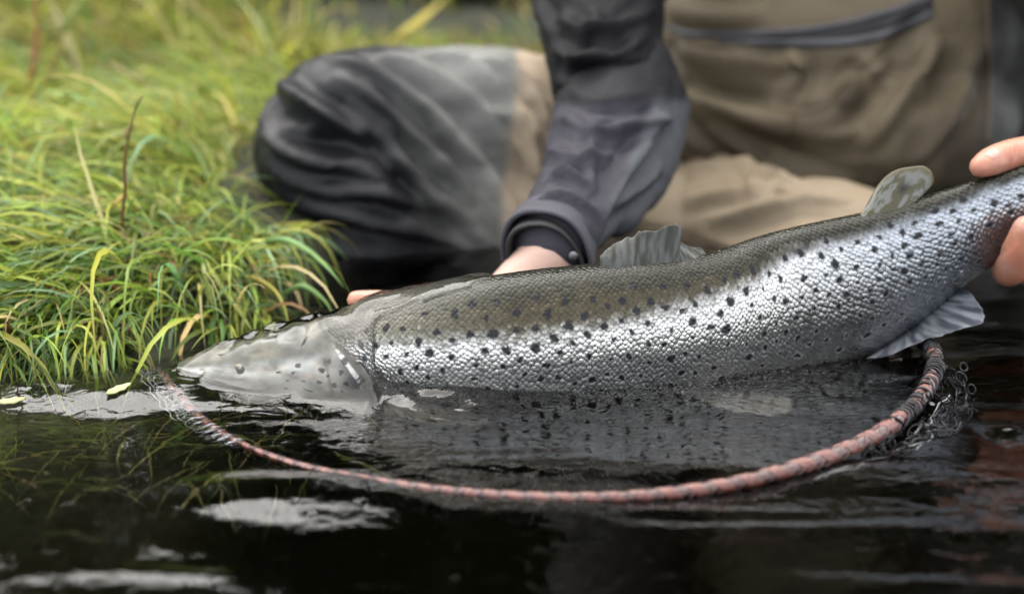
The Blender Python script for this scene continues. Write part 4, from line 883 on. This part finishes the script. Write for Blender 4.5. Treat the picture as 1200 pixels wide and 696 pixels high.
def one_stem(name, pts, rpx, colr, label, cat, bud=None, tip=None):
    P = curve(np.array([at(x, y, Y) for x, y, Y in pts]), 24); R = np.linspace(1, .55, 24)*rpx/F*P[:, 1]/2
    P = P+np.stack([.0008*np.sin(np.arange(24)*1.1), 0*R, 0*R], -1); root = empty(name, P[0]); tag(root, label, cat)
    V, Fq = tube_data(P, R, 8); k = np.clip((np.arange(len(V))//8)/28., 0, 1)[:, None]; c = np.array(colr)*(1-sstep(.6, .9, k))+np.array(tip or colr)*sstep(.6, .9, k)
    under(link('stalk', mesh_np('stalk', V, Fq, c), M_grass), root)
    if bud is not None:
        q = at(*bud); d = P[-1]-P[0]; d /= np.linalg.norm(d); L_ = np.array([q-d*.004, q-d*.001, q+d*.003, q+d*.007]); V, Fq = tube_data(L_, [.0014, .0026, .0022, .0008], 8)
        under(link('bud', mesh_np('bud', V, Fq, np.broadcast_to(np.array([.40, .30, .12]), (len(V), 3))), M_grass), root)
        P2 = curve(np.array([q, q+d*.012+[.003, 0, 0], q+d*.028+[.006, 0, .002]]), 8); V, Fq = tube_data(P2, np.linspace(.0014, .0003, 8), 6)
        under(link('side_leaf', mesh_np('side_leaf', V, Fq, np.broadcast_to(np.array(tip or colr), (len(V), 3))), M_grass), root)
    return root
one_stem('plant_stem', [(146, 352, 1.14), (144, 300, 1.135), (145, 240, 1.13), (147, 190, 1.13), (150, 158, 1.13), (158, 132, 1.13), (166, 113, 1.13)], 5.5, (.22, .12, .04), 'brown upright stem with a bud, standing alone in front of the grass', 'plant stem', (149, 158, 1.13), (.35, .36, .10))
GB = 'single grass blades that stand out on the bank'
for pts, wpx, c, lb in [
 ([(310, 282, 1.17), (335, 281, 1.15), (362, 294, 1.13), (385, 315, 1.11), (404, 338, 1.10)], 9, (.17, .30, .10), 'green grass blade arching beside the dark knee and down to the fish'),
 ([(330, 345, 1.12), (355, 335, 1.11), (380, 352, 1.10), (392, 372, 1.09)], 8, (.15, .26, .08), 'short green blade lying low between the bank and the fingertip'),
 ([(236, 300, 1.12), (240, 320, 1.10), (248, 350, 1.09), (256, 378, 1.08), (260, 402, 1.07)], 7, (.36, .44, .16), 'pale green blade hanging straight down into the water'),
 ([(240, 302, 1.12), (252, 325, 1.10), (270, 350, 1.09), (288, 376, 1.075), (299, 394, 1.065)], 8, (.38, .44, .12), 'pale yellow green blade slanting down right to the water'),
 ([(280, 326, 1.13), (300, 326, 1.11), (322, 340, 1.10), (334, 362, 1.09), (339, 384, 1.08)], 6, (.42, .38, .08), 'yellow arched blade curving down to the water left of the fish back'),
 ([(90, 258, 1.16), (78, 280, 1.13), (66, 310, 1.11), (54, 350, 1.09)], 8, (.22, .34, .18), 'blue green blade drooping at the left of the brown stem'),
 ([(146, 228, 1.18), (120, 252, 1.16), (95, 275, 1.14), (60, 300, 1.12)], 7, (.50, .36, .12), 'straw coloured dry blade crossing behind the brown stem'),
 ([(245, 440-50, 1.05), (215, 372, 1.07), (180, 392, 1.06), (120, 408, 1.045), (92, 414, 1.04)], 9, (.34, .42, .10), 'broad yellow green blade lying along the waterline'),
 ([(100, 330, 1.10), (95, 355, 1.08), (92, 385, 1.06), (90, 410, 1.05)], 6, (.28, .38, .20), 'thin pale blade hanging down to the water at the far left'),
 ([(290, 166, 1.75), (240, 140, 1.75), (190, 110, 1.76), (150, 88, 1.78), (124, 70, 1.80)], 15, (.55, .47, .25), 'broad blurred straw blade slanting across behind the brown stem'),
 ([(305, 128, 1.8), (290, 108, 1.82), (250, 95, 1.85), (190, 74, 1.9)], 14, (.48, .44, .22), 'pale blurred blade bent over left of the knee'),
 ([(160, 168, 1.55), (190, 155, 1.56), (230, 130, 1.6)], 9, (.42, .50, .20), 'short light green blade just right of the brown stem'),
 ([(455, 52, 2.1), (475, 38, 2.1), (500, 18, 2.15), (525, -3, 2.2)], 12, (.50, .42, .08), 'yellow blurred blade slanting up above the thigh'),
 ([(365, 72, 2.0), (364, 40, 2.0), (366, -5, 2.02)], 10, (.10, .16, .04), 'dark green upright blade above the knee'),
 ([(318, 95, 2.0), (310, 50, 2.0), (300, -5, 2.02)], 9, (.22, .28, .06), 'olive upright blade left of the knee top'),
 ([(105, 130, 1.9), (85, 60, 1.92), (55, -5, 1.95)], 12, (.52, .46, .26), 'pale leaning blade at the upper left'),
 ([(70, 42, 1.8), (82, 20, 1.8), (98, -6, 1.82)], 11, (.20, .24, .06), 'dark olive blade leaning right at the top left corner'),
 ([(222, 70, 2.3), (219, 30, 2.3), (221, -6, 2.3)], 16, (.13, .09, .035), 'dark brown upright seed stalk at the top behind the stem')]:
    one_blade('grass_blade', pts, wpx, c, lb, 'grass blade', GB)
one_stem('plant_stem', [(8, 170, 1.7), (28, 140, 1.7), (33, 100, 1.7), (42, 60, 1.72), (42, 0, 1.75)], 8, (.32, .10, .03), 'rusty red blurred stem at the far left edge', 'plant stem')
one_stem('plant_stem', [(28, 172, 1.7), (40, 120, 1.7), (60, 80, 1.72), (72, 40, 1.74)], 6, (.28, .18, .05), 'thin ochre stem crossing beside the rusty stem', 'plant stem')
# leaves afloat
M_lf = mat('fallen_leaf', (.42, .46, .22), .4, thin=.2, noise_amt=.4, noise_scale=90, noise_col=(.30, .22, .08))
for px, py, sz, an, lb in ((140, 470, .011, .9, 'small pale green leaf floating on the bright water patch'), (14, 476, .010, .3, 'small pale leaf floating at the left edge of the picture')):
    c = on(px, py); u = np.array([math.cos(an), math.sin(an), 0]); v = np.array([-u[1], u[0], 0]); t = np.linspace(-1, 1, 13); wdt = (1-t**2)**.8*.38*(1+.15*np.sin(t*9))
    top = np.stack([c+u*sz*tt+v*sz*s*ww for tt, ww in zip(t, wdt) for s in (-1, 0, 1)]); h0 = water_h(top[:, 0], top[:, 1])
    top[:, 2] = h0+.0010+np.tile([.0010, 0, .0010], 13)+.0008*np.repeat(t**2, 3); bot = top-[0, 0, .0004]
    f1 = grid_faces(13, 3); me = mesh_np('floating_leaf', np.vstack([top, bot]), [f1, f1[:, ::-1]+39]); tag(link('floating_leaf', me, M_lf), lb, 'leaf', 'leaves floating on the water')

# ------------------------------------------------------------------ trees behind the meadow
def tree(x, y, h, rad, seed, label, name='tree', lf=1., grp='dark trees behind the meadow', nn=9500):
    r = np.random.default_rng(seed); z0 = float(ground_z(np.array(x), np.array(y))); root = empty(name, (x, y, z0)); tag(root, label, name, grp)
    acc = Acc(); acc.tube(curve(np.array([(x, y, z0-.2), (x+.1, y, z0+h*.4), (x-.05, y, z0+h*.9)]), 8), np.linspace(.16, .03, 8)*min(1, h/2), 8)
    for k in range(9):
        a = r.uniform(0, 6.28); zz = z0+h*r.uniform(.2, .8); e = np.array([x+math.cos(a)*rad*.8, y+math.sin(a)*rad*.8, zz+.1*h]); acc.tube(curve(np.array([(x, y, zz-.2), (e[0]*.5+x*.5, e[1]*.5+y*.5, zz+.15), e]), 6), np.linspace(.05, .01, 6)*min(1, h/2), 6)
    under(link('trunk', acc.mesh('trunk'), M_bark), root)
    n = nn; m = 90; a = r.uniform(0, 6.28, m); zz = r.uniform(.02, 1, m); rr = rad*np.sqrt(r.uniform(.1, 1, m))*(1.1-.55*zz)
    cc = np.stack([x+np.cos(a)*rr, y+np.sin(a)*rr, z0+zz*h], -1); k = r.integers(0, m, n); P = cc[k]+r.normal(0, .30*min(1, lf*1.0), (n, 3))*[1, 1, .8]
    P[:, 2] = np.maximum(P[:, 2], z0+.02)
    u = r.normal(0, 1, (n, 3)); u /= np.linalg.norm(u, axis=1)[:, None]; v = np.cross(u, r.normal(0, 1, (n, 3))); v /= np.linalg.norm(v, axis=1)[:, None]; s = r.uniform(.06, .13, n)[:, None]*lf
    V = np.stack([P-u*s, P+v*s*.5, P+u*s, P-v*s*.5], 1).reshape(-1, 3); c = np.array([.028, .05, .014])*np.exp(r.normal(0, .4, (n, 1))); c = np.repeat(c, 4, 0)
    under(link('crown', mesh_np('crown', V, np.arange(n*4).reshape(n, 4), c), M_leaf), root)
for k, (x, y, h, rad, lb) in enumerate([(-5.2, 6.8, 4.0, 1.5, 'leftmost dark tree behind the meadow'), (-3.4, 6.4, 3.6, 1.4, 'dark tree behind the tall straw grass at upper left'), (-1.7, 6.6, 3.8, 1.3, 'dark tree behind the blurred upright stalk'),
        (-.35, 5.0, 2.9, 1.1, 'dark leafy tree whose foot shows between knee and sleeve'), (1.2, 5.4, 4.2, 1.4, 'dark tree hidden behind the crouching person'), (3.0, 6.0, 4.4, 1.6, 'dark tree beyond the right sleeve'), (-7.2, 6.2, 3.8, 1.7, 'dark tree outside the left edge of the picture')]):
    tree(x, y, h, rad, 200+k, lb)

tree(-.10, 3.35, .55, .38, 301, 'low dark shrub between the knee and the black sleeve', 'shrub', .28, 'low dark shrubs at the back of the meadow', 5000)
tree(-.42, 3.6, .38, .26, 302, 'small dark shrub in the grass above the thigh', 'shrub', .25, 'low dark shrubs at the back of the meadow', 3000)
tree(-1.02, 2.62, .22, .24, 303, 'low dark shrub in the straw grass at upper left', 'shrub', .2, 'low dark shrubs at the back of the meadow', 2500)
